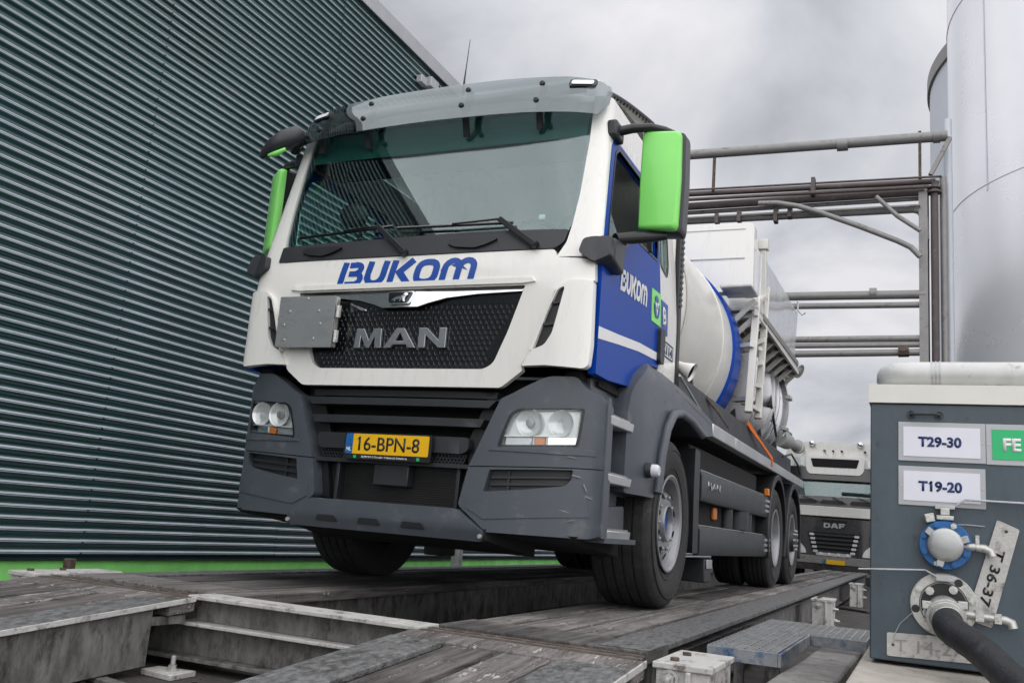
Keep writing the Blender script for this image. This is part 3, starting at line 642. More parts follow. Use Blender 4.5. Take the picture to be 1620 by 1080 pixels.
# ================================================================== STORAGE TANKS
def tank(name, lab, T, D, R, top, seams, m, px, rim):
    d = at(px, 500, 'Z', 100)-CAM; d.z = 0; d.normalize(); n = Vector((d.y, -d.x, 0)); c = CAM+d*D+n*R; c.z = -.33
    t = thing(name, lab, 'tank', tuple(c))
    bm = nb(); pr = [(0, R)]; zs = [z-c.z for z in seams]
    for z in zs: pr += [(z-.012, R), (z-.008, R+.012), (z+.008, R+.012), (z+.012, R)]
    pr += [(top-c.z, R), (top-c.z+.9, R*.55), (top-c.z+1.2, 0)]; lathe(bm, pr, c, 'Z', 144); finish(bm, 'shell', m, t, smooth=25)
    if rim:
        bm = nb(); lathe(bm, [(top-c.z-rim, R+.02), (top-c.z-rim, R+.09), (top-c.z+.05, R+.09), (top-c.z+.05, R-.2)], c, 'Z', 144); finish(bm, 'roof_rim', MT['pipe'], t, smooth=30)
    return t, c
def elev(px, py, D):
    d = at(px, py, 'Z', 100)-CAM; k = (d.x**2+d.y**2)**.5; return CAM.z+d.z/k*D
D1, R1 = 17.2, 3.5
t1, tc1 = tank('storage_tank', 'huge pale steel storage tank rising out of the right picture edge', 0, D1, R1, 22, [elev(1507, 355, D1), elev(1503, 62, D1)], MT['silo'], 1504, 0)
D2, R2 = 36, 8
t2, tc2 = tank('storage_tank', 'grey storage tank with a dark roof rim, behind the huge pale tank', 0, D2, R2, elev(1473, 138, D2), [], MT['silo2'], 1474, .5)
# vertical weld seam on the near tank
bm = nb(); a = at(1558, 100, 'Z', 100)-CAM; a.z = 0; a.normalize()
oc = Vector((CAM.x-tc1.x, CAM.y-tc1.y, 0)); bq = oc.dot(a); tt = -bq-math.sqrt(max(0, bq*bq-(oc.length_squared-R1*R1))); p = Vector((CAM.x, CAM.y, 0))+a*tt
box(bm, p.x-.012, p.x+.002, p.y-.012, p.y+.045, elev(1560, 250, 14), 16); finish(bm, 'weld_seam', MT['silo2'], t1, smooth=0)
# ================================================================== PIPE RACK across the yard
PY = 10.
rk = 'pipes of the overhead rack'
def pl(px, py, y=PY): return at(px, py, 'Y', y)
def pipe(lab, pts, r, m='pipe', name='overhead_pipe', y=PY, extra=None, cat='pipe'):
    P = [pl(a, b, y) for a, b in pts]
    t = thing(name, lab, cat, tuple(P[0]), rk); bm = nb(); tube(bm, P, r, 14); finish(bm, 'pipe', MT[m], t, smooth=50)
    if extra:
        for e in extra:
            p = pl(e[0], e[1], y); ax = (P[1]-P[0]).normalized(); bm = nb(); tube(bm, [p-ax*e[2], p+ax*e[2]], r*1.25, 14); finish(bm, 'flange', MT[m], t, smooth=40)
    return t
def far(pts, n=1):      # carry a horizontal run on to the far side behind the cab
    (x0, y0), (x1, y1) = pts[0], pts[1]; k = (y1-y0)/(x1-x0); return [(x0-420, y0-420*k)]+pts
pipe('topmost thick grey pipe, carried on two rusty rods above the rack', far([(1087, 245.5), (1499, 215)]), .082, extra=[(1333, 229, .08), (1482, 216, .05)])
pipe('brown pipe along the top of the pipe bundle', far([(1087, 307.5), (1480, 287)]), .045, 'brownpipe', y=10.15, extra=[(1285, 298, .05)])
pipe('thin dark pipe just above the bundle', far([(1087, 301), (1490, 279)]), .018, 'brownpipe', y=9.9)
pipe('second brown pipe of the bundle, lagged in patches', far([(1087, 327), (1462, 303)]), .065, 'brownpipe', y=10.0)
pipe('narrow brown pipe between the two larger ones', far([(1087, 316), (1470, 295)]), .03, 'brownpipe', y=9.85)
pipe('grey pipe along the lower side of the bundle', far([(1087, 337), (1456, 314)]), .035, y=10.1)
pipe('slim grey pipe under the bundle', far([(1087, 345), (1456, 325)]), .022, y=9.9)
pipe('wide grey cable tray pipe hanging lowest in the rack', far([(1087, 350), (1445, 331), (1456, 334), (1462, 345), (1464, 380)]), .058)
pipe('upper pipe of the middle pair with one flange', [(1180, 470), (1464, 465.5)], .066, extra=[(1381, 464, .05)])
pipe('lower pipe of the middle pair', [(1180, 485.5), (1464, 482)], .045)
pipe('uppermost of the three lowest pipes', [(1180, 538), (1464, 535)], .05)
pipe('middle one of the three lowest pipes', [(1180, 548), (1464, 545)], .04)
t = pipe('bottom pipe of the three lowest, with a brassy union', [(1180, 561), (1464, 557)], .052)
bm = nb(); a, b = pl(1421, 556), pl(1438, 555.5); tube(bm, [a, b], .085, 8); finish(bm, 'union', MT['rust'], t, smooth=30)
pipe('sloping curved grey pipe from the bundle down to the post', [(1200, 322), (1229, 321), (1262, 326), (1300, 337), (1360, 358), (1420, 381), (1441, 391), (1456, 406)], .042, y=9.8, name='sloping_pipe')
pipe('short sloping conduit from the bundle to the post', [(1386, 311), (1420, 342), (1456, 365)], .034, y=9.75, name='sloping_pipe')
def upr(lab, pts, r, m, name='rack_post', y=PY):
    P = [pl(a, b, y) for a, b in pts]; t = thing(name, lab, 'post', (P[-1].x, P[-1].y, -.33), 'uprights of the pipe rack'); bm = nb()
    if name == 'rack_post':
        a, b = P[0], Vector((P[0].x, P[0].y, -.33)); w = r
        box(bm, a.x-w, a.x+w, a.y-w, a.y-w+.012, b.z, a.z); box(bm, a.x-w, a.x+w, a.y+w-.012, a.y+w, b.z, a.z); box(bm, a.x-.006, a.x+.006, a.y-w+.0125, a.y+w-.0125, b.z, a.z)
    else:
        P.append(Vector((P[-1].x, P[-1].y, -.33))); tube(bm, P, r, 14)
    finish(bm, 'shaft', MT[m], t, smooth=40); return t
upr('blue grey steel post of the pipe rack, leftmost upright', [(1460, 296)], .06, 'pipe')
t = upr('brown upright pipe with a flanged head, right of the rack post', [(1480, 287), (1478, 300)], .055, 'brownpipe', 'upright_pipe')
bm = nb(); p = pl(1477, 303); lathe(bm, [(-.03, 0), (-.03, .11), (.0, .11), (.005, .06), (.04, .06), (.045, .1), (.07, .1), (.07, 0)], p, 'Z', 24); finish(bm, 'flange', MT['brownpipe'], t, smooth=30)
upr('thin dark conduit squeezed between rack post and brown pipe', [(1467, 310)], .022, 'brownpipe', 'upright_pipe', 10.1)
upr('grey upright pipe beside the big tank', [(1492, 281)], .05, 'pipe', 'upright_pipe', 10.1)
upr('pale thin upright pipe against the big tank, rightmost upright', [(1499, 190)], .062, 'silo2', 'upright_pipe', 10.3)
for px, y0, y1, l in ((1131, 238, 300, 'left rusty rod holding up the topmost pipe'), (1455, 210, 280, 'right rusty rod holding up the topmost pipe')):
    a, b = pl(px, y0-2), pl(px, y1+3); bm = nb(); box(bm, a.x-.022, a.x+.022, a.y-.022, a.y+.022, b.z, a.z); tag(finish(bm, 'hanger_rod', MT['rust'], smooth=0), l, 'rod')
bm = nb(); beam(bm, pl(1472, 277), pl(1503, 218), .09, .06); tag(finish(bm, 'brace_bar', MT['pipe'], smooth=0), 'slanting grey brace from the rack top up to the tank', 'brace')
for px, y0, y1 in ((1170, 336, 352), (1250, 329, 345), (1287, 283, 312), (1228, 322, 352), (1135, 340, 355)):
    a, b = pl(px, y0, 9.95), pl(px, y1, 9.95); bm = nb(); box(bm, a.x-.03, a.x+.03, a.y-.08, a.y+.08, b.z, a.z); tag(finish(bm, 'pipe_clip', MT['brownpipe'], smooth=0), 'small dark pipe clip in the overhead bundle', 'clip', 'pipe clips of the overhead rack')
# ================================================================== THE TANKER TRUCK
TR = thing('tanker_truck', 'white and blue tanker truck with lime mirrors, parked on the weighbridge', 'truck', (0, 4, 0))
def tp(bm, name, m, parent=None, **k): return finish(bm, name, m, parent or TR, **k)
def pln(x, hw, d, n):
    t = min(abs(x)/hw, 1.); return d*(1-(1-t**n)**(1/n))
def HW(z): return 1.12-.055*max(0, z-1.85)/.8
def sp(t): return 0 if t < -.1 else ((t+.1)**2/.4 if t < .1 else t)
def Yc(x, z): return .012+pln(x, HW(z), .11, 4.5)+.21*sp(z-1.75)
def Yb(x, z): return 0.0+pln(x, 1.16, .3, 2.8)
def Yv(x, z): return .105+pln(x, 1.09, .25, 2.7)+.36*(z-2.73)+1.0*max(0, z-2.80)**2
def fc(o): return lambda u, v: (u, Yc(u, v)+o, v)
def fb(o): return lambda u, v: (u, Yb(u, v)+o, v)
def fv(o): return lambda u, v: (u, Yv(u, v)+o, v)
def fs(s, o=0): return lambda u, v: (s*(HW(v)+o), u, v)     # cab side, u = Y
def fx(X): return lambda u, v: (X, u, v)
mir = lambda P: [(-p[0], p[1]) for p in P][::-1]
UX = [i*.07-1.12 for i in range(33)]; UXF = UX+[1.0, 1.02, 1.03, 1.04, 1.05, -1.0, -1.02, -1.03, -1.04, -1.05, 1.06, 1.075, 1.09, 1.1, 1.108, 1.114, -1.06, -1.075, -1.09, -1.1, -1.108, -1.114]
VZ = [.3+.1*i for i in range(28)]
IN = (0, 1, 0)
def holes(poly): return poly
# ---- cab shell (pillars, sides, roof, back wall)
RW = rnd([(1.325, 2.17), (1.325, 2.56), (1.475, 2.56), (1.505, 2.20), (1.47, 2.13)], .035, 4)
for s in (1, -1):
    P = [(.888, 1.84), (.93, 1.925), (.947, 2.03), (.962, 2.22), (.968, 2.56), (.958, 2.86), (1.118, 2.86), (1.118, 1.84)]
    P2 = [(min(x, HW(z)-.0005) if x > 1.1 else x, z) for x, z in P]
    bm = sheet(P2 if s > 0 else mir(P2), fc(0), .05, IN, UXF, VZ); tp(bm, 'windscreen_pillar', MT['white'], bevel=.004)
    bm = sheet([[(.30, 2.625), (.345, 2.86), (1.72, 2.86), (1.72, 1.42), (1.296, 1.40), (1.296, 2.625)], RW], fs(s), .04, (-s, 0, 0), [], VZ); tp(bm, 'cab_side', MT['white'], bevel=.006)
# lower front side skin between grille mask and door
bm = nb()
path = [(.262, 2.815), (.262, 2.84), (.265, 2.87), (.28, 2.93), (.36, 2.985), (.55, 3.02), (.9, 3.045), (1.3, 3.05), (1.55, 3.04), (1.66, 3.01), (1.72, 2.94), (1.725, 2.8)]
rows = []
for y, z in path:
    r = []
    for i in range(33):
        u = -1+i/16; k = abs(u)**4.2; hw = HW(2.8)-.004
        zz = z-(z-2.80)*.55*k if z > 2.8 else z
        r.append(bm.verts.new((u*hw, y+.10*abs(u)**4*(1 if y < .6 else 0), zz)))
    rows.append(r)
for a, b in zip(rows, rows[1:]):
    for i in range(32): bm.faces.new((a[i], a[i+1], b[i+1], b[i]))
tp(bm, 'roof', MT['white'], smooth=50)
bm = nb(); box(bm, -1.09, 1.09, 1.70, 1.715, 1.2, 2.86); tp(bm, 'cab_back_wall', MT['white'], smooth=0)
bm = nb(); box(bm, -1.08, 1.08, .30, 1.69, 1.19, 1.22); tp(bm, 'cab_floor', MT['void'], smooth=0)
# roof guard: curved mesh edge rising behind the roof on the driver side
bm = nb(); rows = []
for i in range(15):
    w = i/14; px, py = 962+(1032-962)*w, 146+48*w**1.25
    p = at(px, py+3, 'X', .98-.10*w); q = Vector((p.x-.05, p.y+.02, p.z-.16+.10*(1-w))); rows.append((p, q))
for (a, b), (c, d) in zip(rows, rows[1:]):
    bm.faces.new([bm.verts.new(v) for v in (a, c, d, b)])
extr(bm, Vector((-.02, 0, 0))); tp(bm, 'roof_fairing', MT['cream'], smooth=50)
bm = nb(); tube(bm, [a+Vector((0.006, 0, .006)) for a, b in rows], .011, 6)
for i, (a, b) in enumerate(rows[::1]): tube(bm, [a+Vector((.008, 0, .004)), a*.8+b*.2+Vector((.008, 0, 0))], .006, 5)
tp(bm, 'fairing_trim', MT['dark'], smooth=40)
# ---- doors
BELT = [(.13, 1.885), (.25, 1.915), (.46, 1.965), (.60, 2.06), (.74, 2.125), (.95, 2.14), (1.22, 2.15)]
WIN = [(.185, 1.935), (.26, 1.945), (.45, 1.995), (.59, 2.09), (.735, 2.155), (.95, 2.165), (1.215, 2.17), (1.235, 2.25), (1.235, 2.52), (1.20, 2.575), (.42, 2.575), (.355, 2.53)]
DOOR = [(.112, 1.225), (.31, 1.225), (.77, 1.262), (.86, 1.33), (.98, 1.405), (1.12, 1.46), (1.29, 1.475), (1.29, 2.62), (.335, 2.62), (.285, 2.55), (.112, 1.87)]
for s in (1, -1):
    bm = sheet([DOOR, WIN], fs(s, .003), .045, (-s, 0, 0), [.2+.15*i for i in range(8)], VZ)
    d = tp(bm, 'door', MT['blue'], bevel=.007)
    bm = sheet([rnd([(.17, 1.92), (.26, 1.93), (.455, 1.98), (.595, 2.075), (.74, 2.14), (1.225, 2.155), (1.25, 2.25), (1.25, 2.54), (1.21, 2.59), (.41, 2.59), (.345, 2.54)], .02), WIN], fs(s, .006), .02, (-s, 0, 0)); tp(bm, 'window_seal', MT['black'], d, smooth=0)
    bm = sheet(WIN if s < 0 else [(.185, 1.935), (.26, 1.945), (.45, 1.995), (.49, 2.02), (.30, 2.16), (.235, 2.13)], fs(s, -.012), .004, (-s, 0, 0)); tp(bm, 'window', MT['sglass'], d, smooth=0)
    bm = nb(); beam(bm, (s*1.106, 1.03, 2.16), (s*1.066, 1.06, 2.58), .02, .03, (1, 0, 0)); tp(bm, 'window_bar', MT['black'], d, smooth=0)
    bm = sheet(RW, fs(s, -.012), .004, (-s, 0, 0)); tp(bm, 'rear_quarter_window', MT['sglass'], smooth=0)
    bm = sheet([rnd([(1.31, 2.15), (1.31, 2.575), (1.49, 2.575), (1.52, 2.2), (1.48, 2.115)], .035), RW], fs(s, .004), .015, (-s, 0, 0)); tp(bm, 'quarter_seal', MT['black'], smooth=0)
    bm = nb(); P = rnd([(1.235, 1.50), (1.235, 1.73), (1.335, 1.73), (1.335, 1.50)], .035); sheet(P, fs(s, .03), .03, (-s, 0, 0), dst=bm); tp(bm, 'handle', MT['dark'], d, bevel=.01)
    if s > 0:
        # white sash across the blue, white rear panel cut line, lettering and company mark
        bm = sheet([(.113, 1.475), (.45, 1.505), (.85, 1.545), (1.235, 1.565), (1.235, 1.515), (.85, 1.492), (.45, 1.45), (.113, 1.41)], fs(s, .0055), .0022, (-s, 0, 0), [.3, .6, .9], VZ); tp(bm, 'white_sash', MT['whitetxt'], d, smooth=0)
        b = quads2d(bukom_quads()); w = width(b); k = .535/w
        A = Vector((.425, 1.755)); ux = Vector((.56, .035)); uy = Vector((0, .135))
        lay(b, lambda u, v: fs(s, .0065)(A.x+u*k, A.y+.035*u/w+v*.128), .002, (-s, 0, 0), [], [.25, .5, .75]); tp(b, 'door_lettering', MT['whitetxt'], d, smooth=0)
        bm = sheet([(1.075, 1.735), (1.075, 1.945), (1.289, 1.955), (1.289, 1.74)], fs(s, .0065), .002, (-s, 0, 0)); gm = tp(bm, 'company_mark', MT['green'], d, smooth=0)
        bm = nb()
        for a in (95, 215, 335):
            q = []
            for i in range(9): q.append((1.182+.062*cos(radians(a-48+12*i))*1.0, 1.845+.075*sin(radians(a-48+12*i))))
            for i in range(9): q.append((1.182+.028*cos(radians(a+48-12*i)), 1.845+.032*sin(radians(a+48-12*i))))
            sheet(q, fs(s, .009), .002, (-s, 0, 0), dst=bm)
        tp(bm, 'mark_ring', MT['blueink'], gm, smooth=0)
        bm = nb()
        for a in (35, 155, 275): sheet([(1.182+.05*cos(radians(a)), 1.845+.06*sin(radians(a))), (1.182+.022*cos(radians(a+60)), 1.845+.026*sin(radians(a+60))), (1.182+.022*cos(radians(a-60)), 1.845+.026*sin(radians(a-60)))], fs(s, .0092), .002, (-s, 0, 0), dst=bm)
        tp(bm, 'mark_petals', MT['whitetxt'], gm, smooth=0)
bm = sheet([(1.297, 1.72), (1.297, 1.93), (1.475, 1.93), (1.475, 1.72)], fs(1, .0045), .002, (-1, 0, 0)); bp_ = tp(bm, 'company_plate', MT['blueink'], smooth=0)
b = textbm('B', .04); k = .11; lay(b, lambda u, v: fs(1, .0065)(1.345+u*k, 1.77+v*k*1.1), .002, (-1, 0, 0)); tp(b, 'letter', MT['whitetxt'], bp_, smooth=0)
b = textbm('BX114', .01); w = width(b); lay(b, lambda u, v: fs(1, .0045)(1.32+u*.30/w, 1.60+v*.062), .0015, (-1, 0, 0)); t = tp(b, 'fleet_number', MT['navy'], smooth=0)
bm = nb(); 
for q in stroke([(1.30, 1.585), (1.64, 1.585), (1.64, 1.678), (1.30, 1.678)], .008, True): sheet(q, fs(1, .0042), .001, (-1, 0, 0), dst=bm)
tp(bm, 'number_frame', MT['navy'], t, smooth=0)
# louvred air intake strip behind the cab
bm = nb(); box(bm, .95, 1.125, 1.735, 1.82, 1.45, 2.62)
i_ = tp(bm, 'air_intake', MT['dark'], bevel=.012)
bm = nb()
for k in range(15): z = 1.98+k*.042; hexa(bm, [(1.126, 1.745, z), (1.131, 1.745, z+.006), (1.131, 1.81, z+.026), (1.126, 1.81, z+.02), (1.126, 1.745, z+.016), (1.131, 1.745, z+.022), (1.131, 1.81, z+.042), (1.126, 1.81, z+.036)])
tp(bm, 'intake_louvres', MT['black'], i_, smooth=0)
bm = nb(); lathe(bm, [(0, .03), (.08, .042), (.155, .066), (.16, .066), (.155, .061), (.08, .036)], (0, 0, 0), 'X', 28)
rt = Matrix.Translation((1.06, 1.88, 1.62)) @ Matrix.Rotation(radians(-2), 4, 'Z') @ Matrix.Rotation(radians(24), 4, 'Y'); bm.transform(rt)
hp = tp(bm, 'air_horn_pipe', MT['white'], smooth=40)
bm = nb(); lathe(bm, [(.14, .055), (.02, .02), (.015, 0)], (0, 0, 0), 'X', 24); bm.transform(rt); tp(bm, 'pipe_bore', MT['void'], hp)
# ---- windscreen and cowl
WS = [(-.925, 1.975), (.915, 1.975), (.945, 2.05), (.957, 2.22), (.963, 2.56), (.955, 2.83), (-.955, 2.83), (-.963, 2.56), (-.957, 2.22), (-.945, 2.05)]
bm = sheet(WS, fc(.012), .005, IN, UX, VZ); tp(bm, 'windscreen', MT['wscreen'])
WS2 = [(-.90, 2.0), (.89, 2.0), (.925, 2.06), (.938, 2.22), (.944, 2.56), (.936, 2.80), (-.936, 2.80), (-.944, 2.56), (-.938, 2.22), (-.925, 2.06)]
bm = sheet([WS, WS2], fc(.019), .02, IN, UX, VZ); tp(bm, 'windscreen_surround', MT['black'])
CW = rnd([(-.955, 1.888), (.87, 1.888), (.918, 1.925), (.935, 2.0), (.78, 2.005), (.2, 2.013), (-.2, 2.005), (-.6, 1.998), (-.95, 1.99)], [.01, .02, .02, .02, .01, 0, 0, 0, .01])
bm = sheet(CW, fc(-.006), .03, IN, UX, [1.92, 1.95, 1.98]); cw = tp(bm, 'wiper_cowl', MT['dark'], bevel=.004)
for x0, x1 in ((-.78, -.50), (.22, .52)):
    bm = nb(); sheet(rnd([(x0, 1.945), (x0+.02, 1.97), (x1, 1.97), (x1+.01, 1.955), (x1-.06, 1.925), (x1-.12, 1.91), (x0+.06, 1.92)], .01), fc(-.022), .016, IN, UX, dst=bm); tp(bm, 'grab_handle', MT['black'], cw, bevel=.004)
# wipers
def wiper(piv, elbow, b0, b1):
    w = []
    def q(p, o): 
        y = .2
        for _ in range(30): r = at(p[0], p[1], 'Y', y); y = Yc(r.x, r.z)+o
        return at(p[0], p[1], 'Y', y)
    bm = nb(); lathe(bm, [(-.035, 0), (-.035, .022), (.02, .026)], q(piv, -.01), 'Y', 16); P = [q(piv, -.04), q(elbow, -.055)]; beam(bm, P[0], P[1], .032, .02, (0, 1, 0)); 
    o = tp(bm, 'wiper', MT['black'], bevel=.004)
    bm = nb(); tube(bm, [q(elbow, -.055), (q(b0, -.03)+q(b1, -.03))/2+Vector((0, -.015, .004))], .007, 6); tube(bm, [q(b0, -.012), (q(b0, -.018)+q(b1, -.018))/2, q(b1, -.012)], .009, 6); tp(bm, 'wiper_blade', MT['gloss'], o)
wiper((846, 387), (790, 346), (628, 361), (812, 352)); wiper((640, 400), (598, 358), (474, 377), (622, 358))
# ---- interior seen through the glass
bm = nb(); sheet([(-1.03, 1.3), (1.03, 1.3), (1.03, 1.94), (.9, 2.0), (.2, 2.0), (.1, 1.95), (-.95, 1.93), (-1.03, 1.9)], lambda u, v: (u, .28+.1*(2-v), v), .35, IN, dst=bm); tp(bm, 'dashboard', MT['seat'], bevel=.03)
bm = nb()
c = Vector((.52, .58, 2.02)); ring = [c+Vector((.22*cos(a), -.07*sin(a), .2*sin(a))) for a in [2*pi*i/28 for i in range(29)]]; tube(bm, ring, .016, 8, cap=False); beam(bm, c-Vector((.2, 0, 0)), c+Vector((.2, 0, 0)), .05, .03); beam(bm, c, c+Vector((0, .05, -.3)), .05, .05)
tp(bm, 'steering_wheel', MT['black'])
for X in (-.55, .55):
    bm = nb(); sheet(rnd([(X-.26, 1.55), (X+.26, 1.55), (X+.26, 2.2), (X+.18, 2.32), (X+.13, 2.52), (X-.13, 2.52), (X-.18, 2.32), (X-.26, 2.2)], .06), lambda u, v: (u, 1.05+.18*(v-1.5), v), .16, IN, dst=bm); box(bm, X-.26, X+.26, .62, 1.1, 1.42, 1.58); tp(bm, 'seat', MT['seat'], bevel=.03)
bm = nb(); box(bm, -1.0, 1.0, .34, .62, 2.62, 2.80); tp(bm, 'overhead_console', MT['seat'], bevel=.02)
bm = sheet([(-.935, 2.60), (.935, 2.60), (.93, 2.81), (-.93, 2.81)], fc(.032), .003, IN, UX, VZ); tp(bm, 'shade_band', MT['tint'])
bm = nb(); box(bm, .74, .775, Yc(.75, 2.09)+.018, Yc(.75, 2.09)+.021, 2.08, 2.105); tp(bm, 'windscreen_sticker', MT['whitetxt'], smooth=0)
bm = nb(); tube(bm, [(-.62, .33, 2.42), (-.62, .31, 2.36), (-.55, .30, 2.30)], .008, 6); m_ = Matrix.Translation((-.62, .30, 2.26)) @ Matrix.Diagonal((.11, .03, .085, 1)); r = bmesh.ops.create_uvsphere(bm, u_segments=20, v_segments=10, radius=1, matrix=m_); tp(bm, 'kerb_mirror', MT['black'], smooth=60)
# ---- white front mask with grille
MASK = rnd([(-.96, 1.845), (-.945, 1.884), (.872, 1.884), (.893, 1.838), (1.095, 1.822), (1.105, 1.70), (.985, 1.70), (.90, 1.655), (.885, 1.60), (.80, 1.33), (.74, 1.25), (.755, 1.222), (.636, 1.128), (-.633, 1.128), (-.757, 1.215), (-.80, 1.30), (-.812, 1.36), (-.90, 1.60), (-.925, 1.66), (-1.0, 1.70), (-1.105, 1.70), (-1.10, 1.835)], .018)
GR = rnd([(-.742, 1.680), (.732, 1.680), (.716, 1.632), (.654, 1.436), (.583, 1.258), (.530, 1.226), (-.530, 1.226), (-.583, 1.258), (-.654, 1.436), (-.716, 1.632)], [.008, .008, .02, .02, .03, .05, .05, .03, .02, .02])
bm = sheet([MASK, GR], fc(0), .04, IN, UXF, VZ+[1.15, 1.25, 1.35, 1.45, 1.55, 1.65, 1.75, 1.72, 1.78]); mk = tp(bm, 'front_panel', MT['white'], bevel=.011, seg=3)
# soft raised lip over the grille
bm = sheet([(-.80, 1.70), (-.78, 1.722), (.77, 1.722), (.79, 1.70), (.72, 1.690), (-.73, 1.690)], fc(-.014), .02, IN, UX); tp(bm, 'grille_lip', MT['white'], mk, bevel=.008)
GI = [(p[0]*.995, p[1]) for p in GR]
bm = sheet(GI, fc(.028), .02, IN, UX, VZ); gl = tp(bm, 'grille', MT['gloss'])
# honeycomb relief of the grille
bm = nb(); hx = .0165
zz = 1.235; r_ = 0
def ing(x, z):
    if z > 1.60: return False
    lim = .535+(z-1.226)*.47; return abs(x) < lim-.03
while zz < 1.6:
    x = -.72+(hx if r_ % 2 else 0)
    while x < .72:
        if ing(x, zz):
            y = Yc(x, zz)+.0275
            vs = [bm.verts.new((x+hx*.82*cos(a)*1.1, y, zz+hx*.82*sin(a))) for a in [pi/6+k*pi/3 for k in range(6)]]; v2 = [bm.verts.new((x+hx*.62*cos(a)*1.1, y+.0018, zz+hx*.62*sin(a))) for a in [pi/6+k*pi/3 for k in range(6)]]
            for k in range(6): bm.faces.new((vs[k], vs[(k+1) % 6], v2[(k+1) % 6], v2[k]))
            bm.faces.new(v2)
        x += hx*2
    zz += hx*1.73; r_ += 1
for v in bm.verts: v.co.y -= .0008
tp(bm, 'grille_mesh', MT['gloss'], gl, smooth=0)
CH = [(-.735, 1.677), (-.10, 1.684), (.10, 1.684), (.727, 1.677), (.714, 1.650), (.45, 1.640), (.27, 1.622), (.16, 1.592), (.10, 1.570), (-.13, 1.570), (-.19, 1.592), (-.30, 1.622), (-.46, 1.638), (-.722, 1.648)]
def yt(u, v): return (u, Yc(u, v)-.020+.036*max(0, min(1, (v-1.57)/.11))-.006*max(0, 1-abs(u)/.3), v)
bm = sheet(CH, yt, .02, IN, UX, [1.6, 1.63, 1.66]); ct = tp(bm, 'chrome_bar', MT['chrome'], mk, bevel=.003)
bm = sheet(rnd([(-.118, 1.668), (.068, 1.668), (.045, 1.588), (-.095, 1.588)], .02), lambda u, v: (u, yt(u, v)[1]-.012, v), .012, IN); em = tp(bm, 'emblem', MT['chrome'], ct, bevel=.003)
bm = sheet(rnd([(-.105, 1.661), (.057, 1.661), (.037, 1.596), (-.087, 1.596)], .015), lambda u, v: (u, yt(u, v)[1]-.0145, v), .002, IN); tp(bm, 'emblem_field', MT['gloss'], em, smooth=0)
LION = [(-.07, 1.606), (-.062, 1.622), (-.045, 1.632), (-.012, 1.636), (.0, 1.650), (.012, 1.657), (.026, 1.653), (.03, 1.643), (.018, 1.637), (.014, 1.622), (.022, 1.601), (.010, 1.601), (.002, 1.618), (-.010, 1.602), (-.020, 1.602), (-.018, 1.618), (-.038, 1.616), (-.046, 1.601), (-.056, 1.601), (-.052, 1.614)]
bm = sheet(LION, lambda u, v: (u, yt(u, v)[1]-.0185, v), .003, IN); tp(bm, 'lion_badge', MT['chrome'], em, smooth=0)
# chrome maker lettering
H = .113; z0 = 1.344
def letter(P): return [(p[0], z0+H*p[1]) for p in P]
x = -.312
MM = [(0, 0), (.012, 1), (.062, 1), (.098, .42), (.128, 1), (.178, 1), (.182, 0), (.14, 0), (.137, .6), (.105, 0), (.083, 0), (.044, .6), (.041, 0)]
AA = [(0, 0), (.078, 1), (.130, 1), (.21, 0), (.160, 0), (.148, .17), (.062, .17), (.048, 0)]; AH = [(.076, .36), (.132, .36), (.104, .78)]
NN = [(0, 0), (0, 1), (.048, 1), (.128, .38), (.128, 1), (.172, 1), (.172, 0), (.13, 0), (.044, .64), (.044, 0)]
bm = nb(); sheet(letter([(p[0]-.312, p[1]) for p in MM]), fc(.004), .02, IN, dst=bm); sheet([letter([(p[0]-.115, p[1]) for p in AA]), letter([(p[0]-.115, p[1]) for p in AH])], fc(.004), .02, IN, dst=bm); sheet(letter([(p[0]+.110, p[1]) for p in NN]), fc(.004), .02, IN, dst=bm)
tp(bm, 'maker_lettering', MT['satin'], gl, bevel=.0025, smooth=0)
bm = sheet([(-.385, 1.613), (-.36, 1.607), (-.26, 1.572), (-.255, 1.562), (-.30, 1.566)], fc(.012), .012, IN); tp(bm, 'chrome_flash', MT['chrome'], gl, bevel=.003)
# operator lettering over the grille
b = quads2d(bukom_quads()); w = width(b)
lay(b, lambda u, v: fc(-.003)(-.478+u/w*.908, 1.703+v*.158-.003*u/w), .002, IN, [.5*i for i in range(12)], [.125*i for i in range(1, 8)])
tp(b, 'operator_lettering', MT['blueink'], mk, smooth=0)
# corner air deflectors with slots
for s in (1, -1):
    P = rnd([(.968, 1.690), (1.0, 1.700), (1.106, 1.697), (1.112, 1.36), (1.106, 1.252), (1.085, 1.234), (.886, 1.246), (.755, 1.240), (.815, 1.333), (.90, 1.60), (.92, 1.655)], .012)
    SL_ = rnd([(.965, 1.668), (.926, 1.648), (.897, 1.575), (.790, 1.318), (.875, 1.352), (.912, 1.415), (.940, 1.545)], .02)
    Q = [P, SL_] if s > 0 else [mir(P), mir(SL_)]
    bm = sheet(Q, fc(-.030), .05, IN, UXF, VZ+[1.25, 1.35, 1.45, 1.55, 1.65]); d = tp(bm, 'air_deflector', MT['white'], bevel=.012, seg=3)
    bm = sheet(SL_ if s > 0 else mir(SL_), fc(-.006), .004, IN, UX, VZ); tp(bm, 'deflector_slot', MT['black'], d)
    bm = nb()
    for z, xa, xb in ((1.575, .90, .945), (1.46, .86, .92)):
        a = Vector((s*xa, Yc(xa, z)-.014, z)); c = Vector((s*xb, Yc(xb, z)-.014, z+.008)); beam(bm, a, c, .02, .012)
    tp(bm, 'slot_blade', MT['dark'], d, smooth=0)
    # cab lower side behind the deflector
    bm = nb(); box(bm, s*.95 if s > 0 else -1.04, 1.04 if s > 0 else -.95, .13, .60, 1.14, 1.24); tp(bm, 'cab_sill', MT['void'], smooth=0)
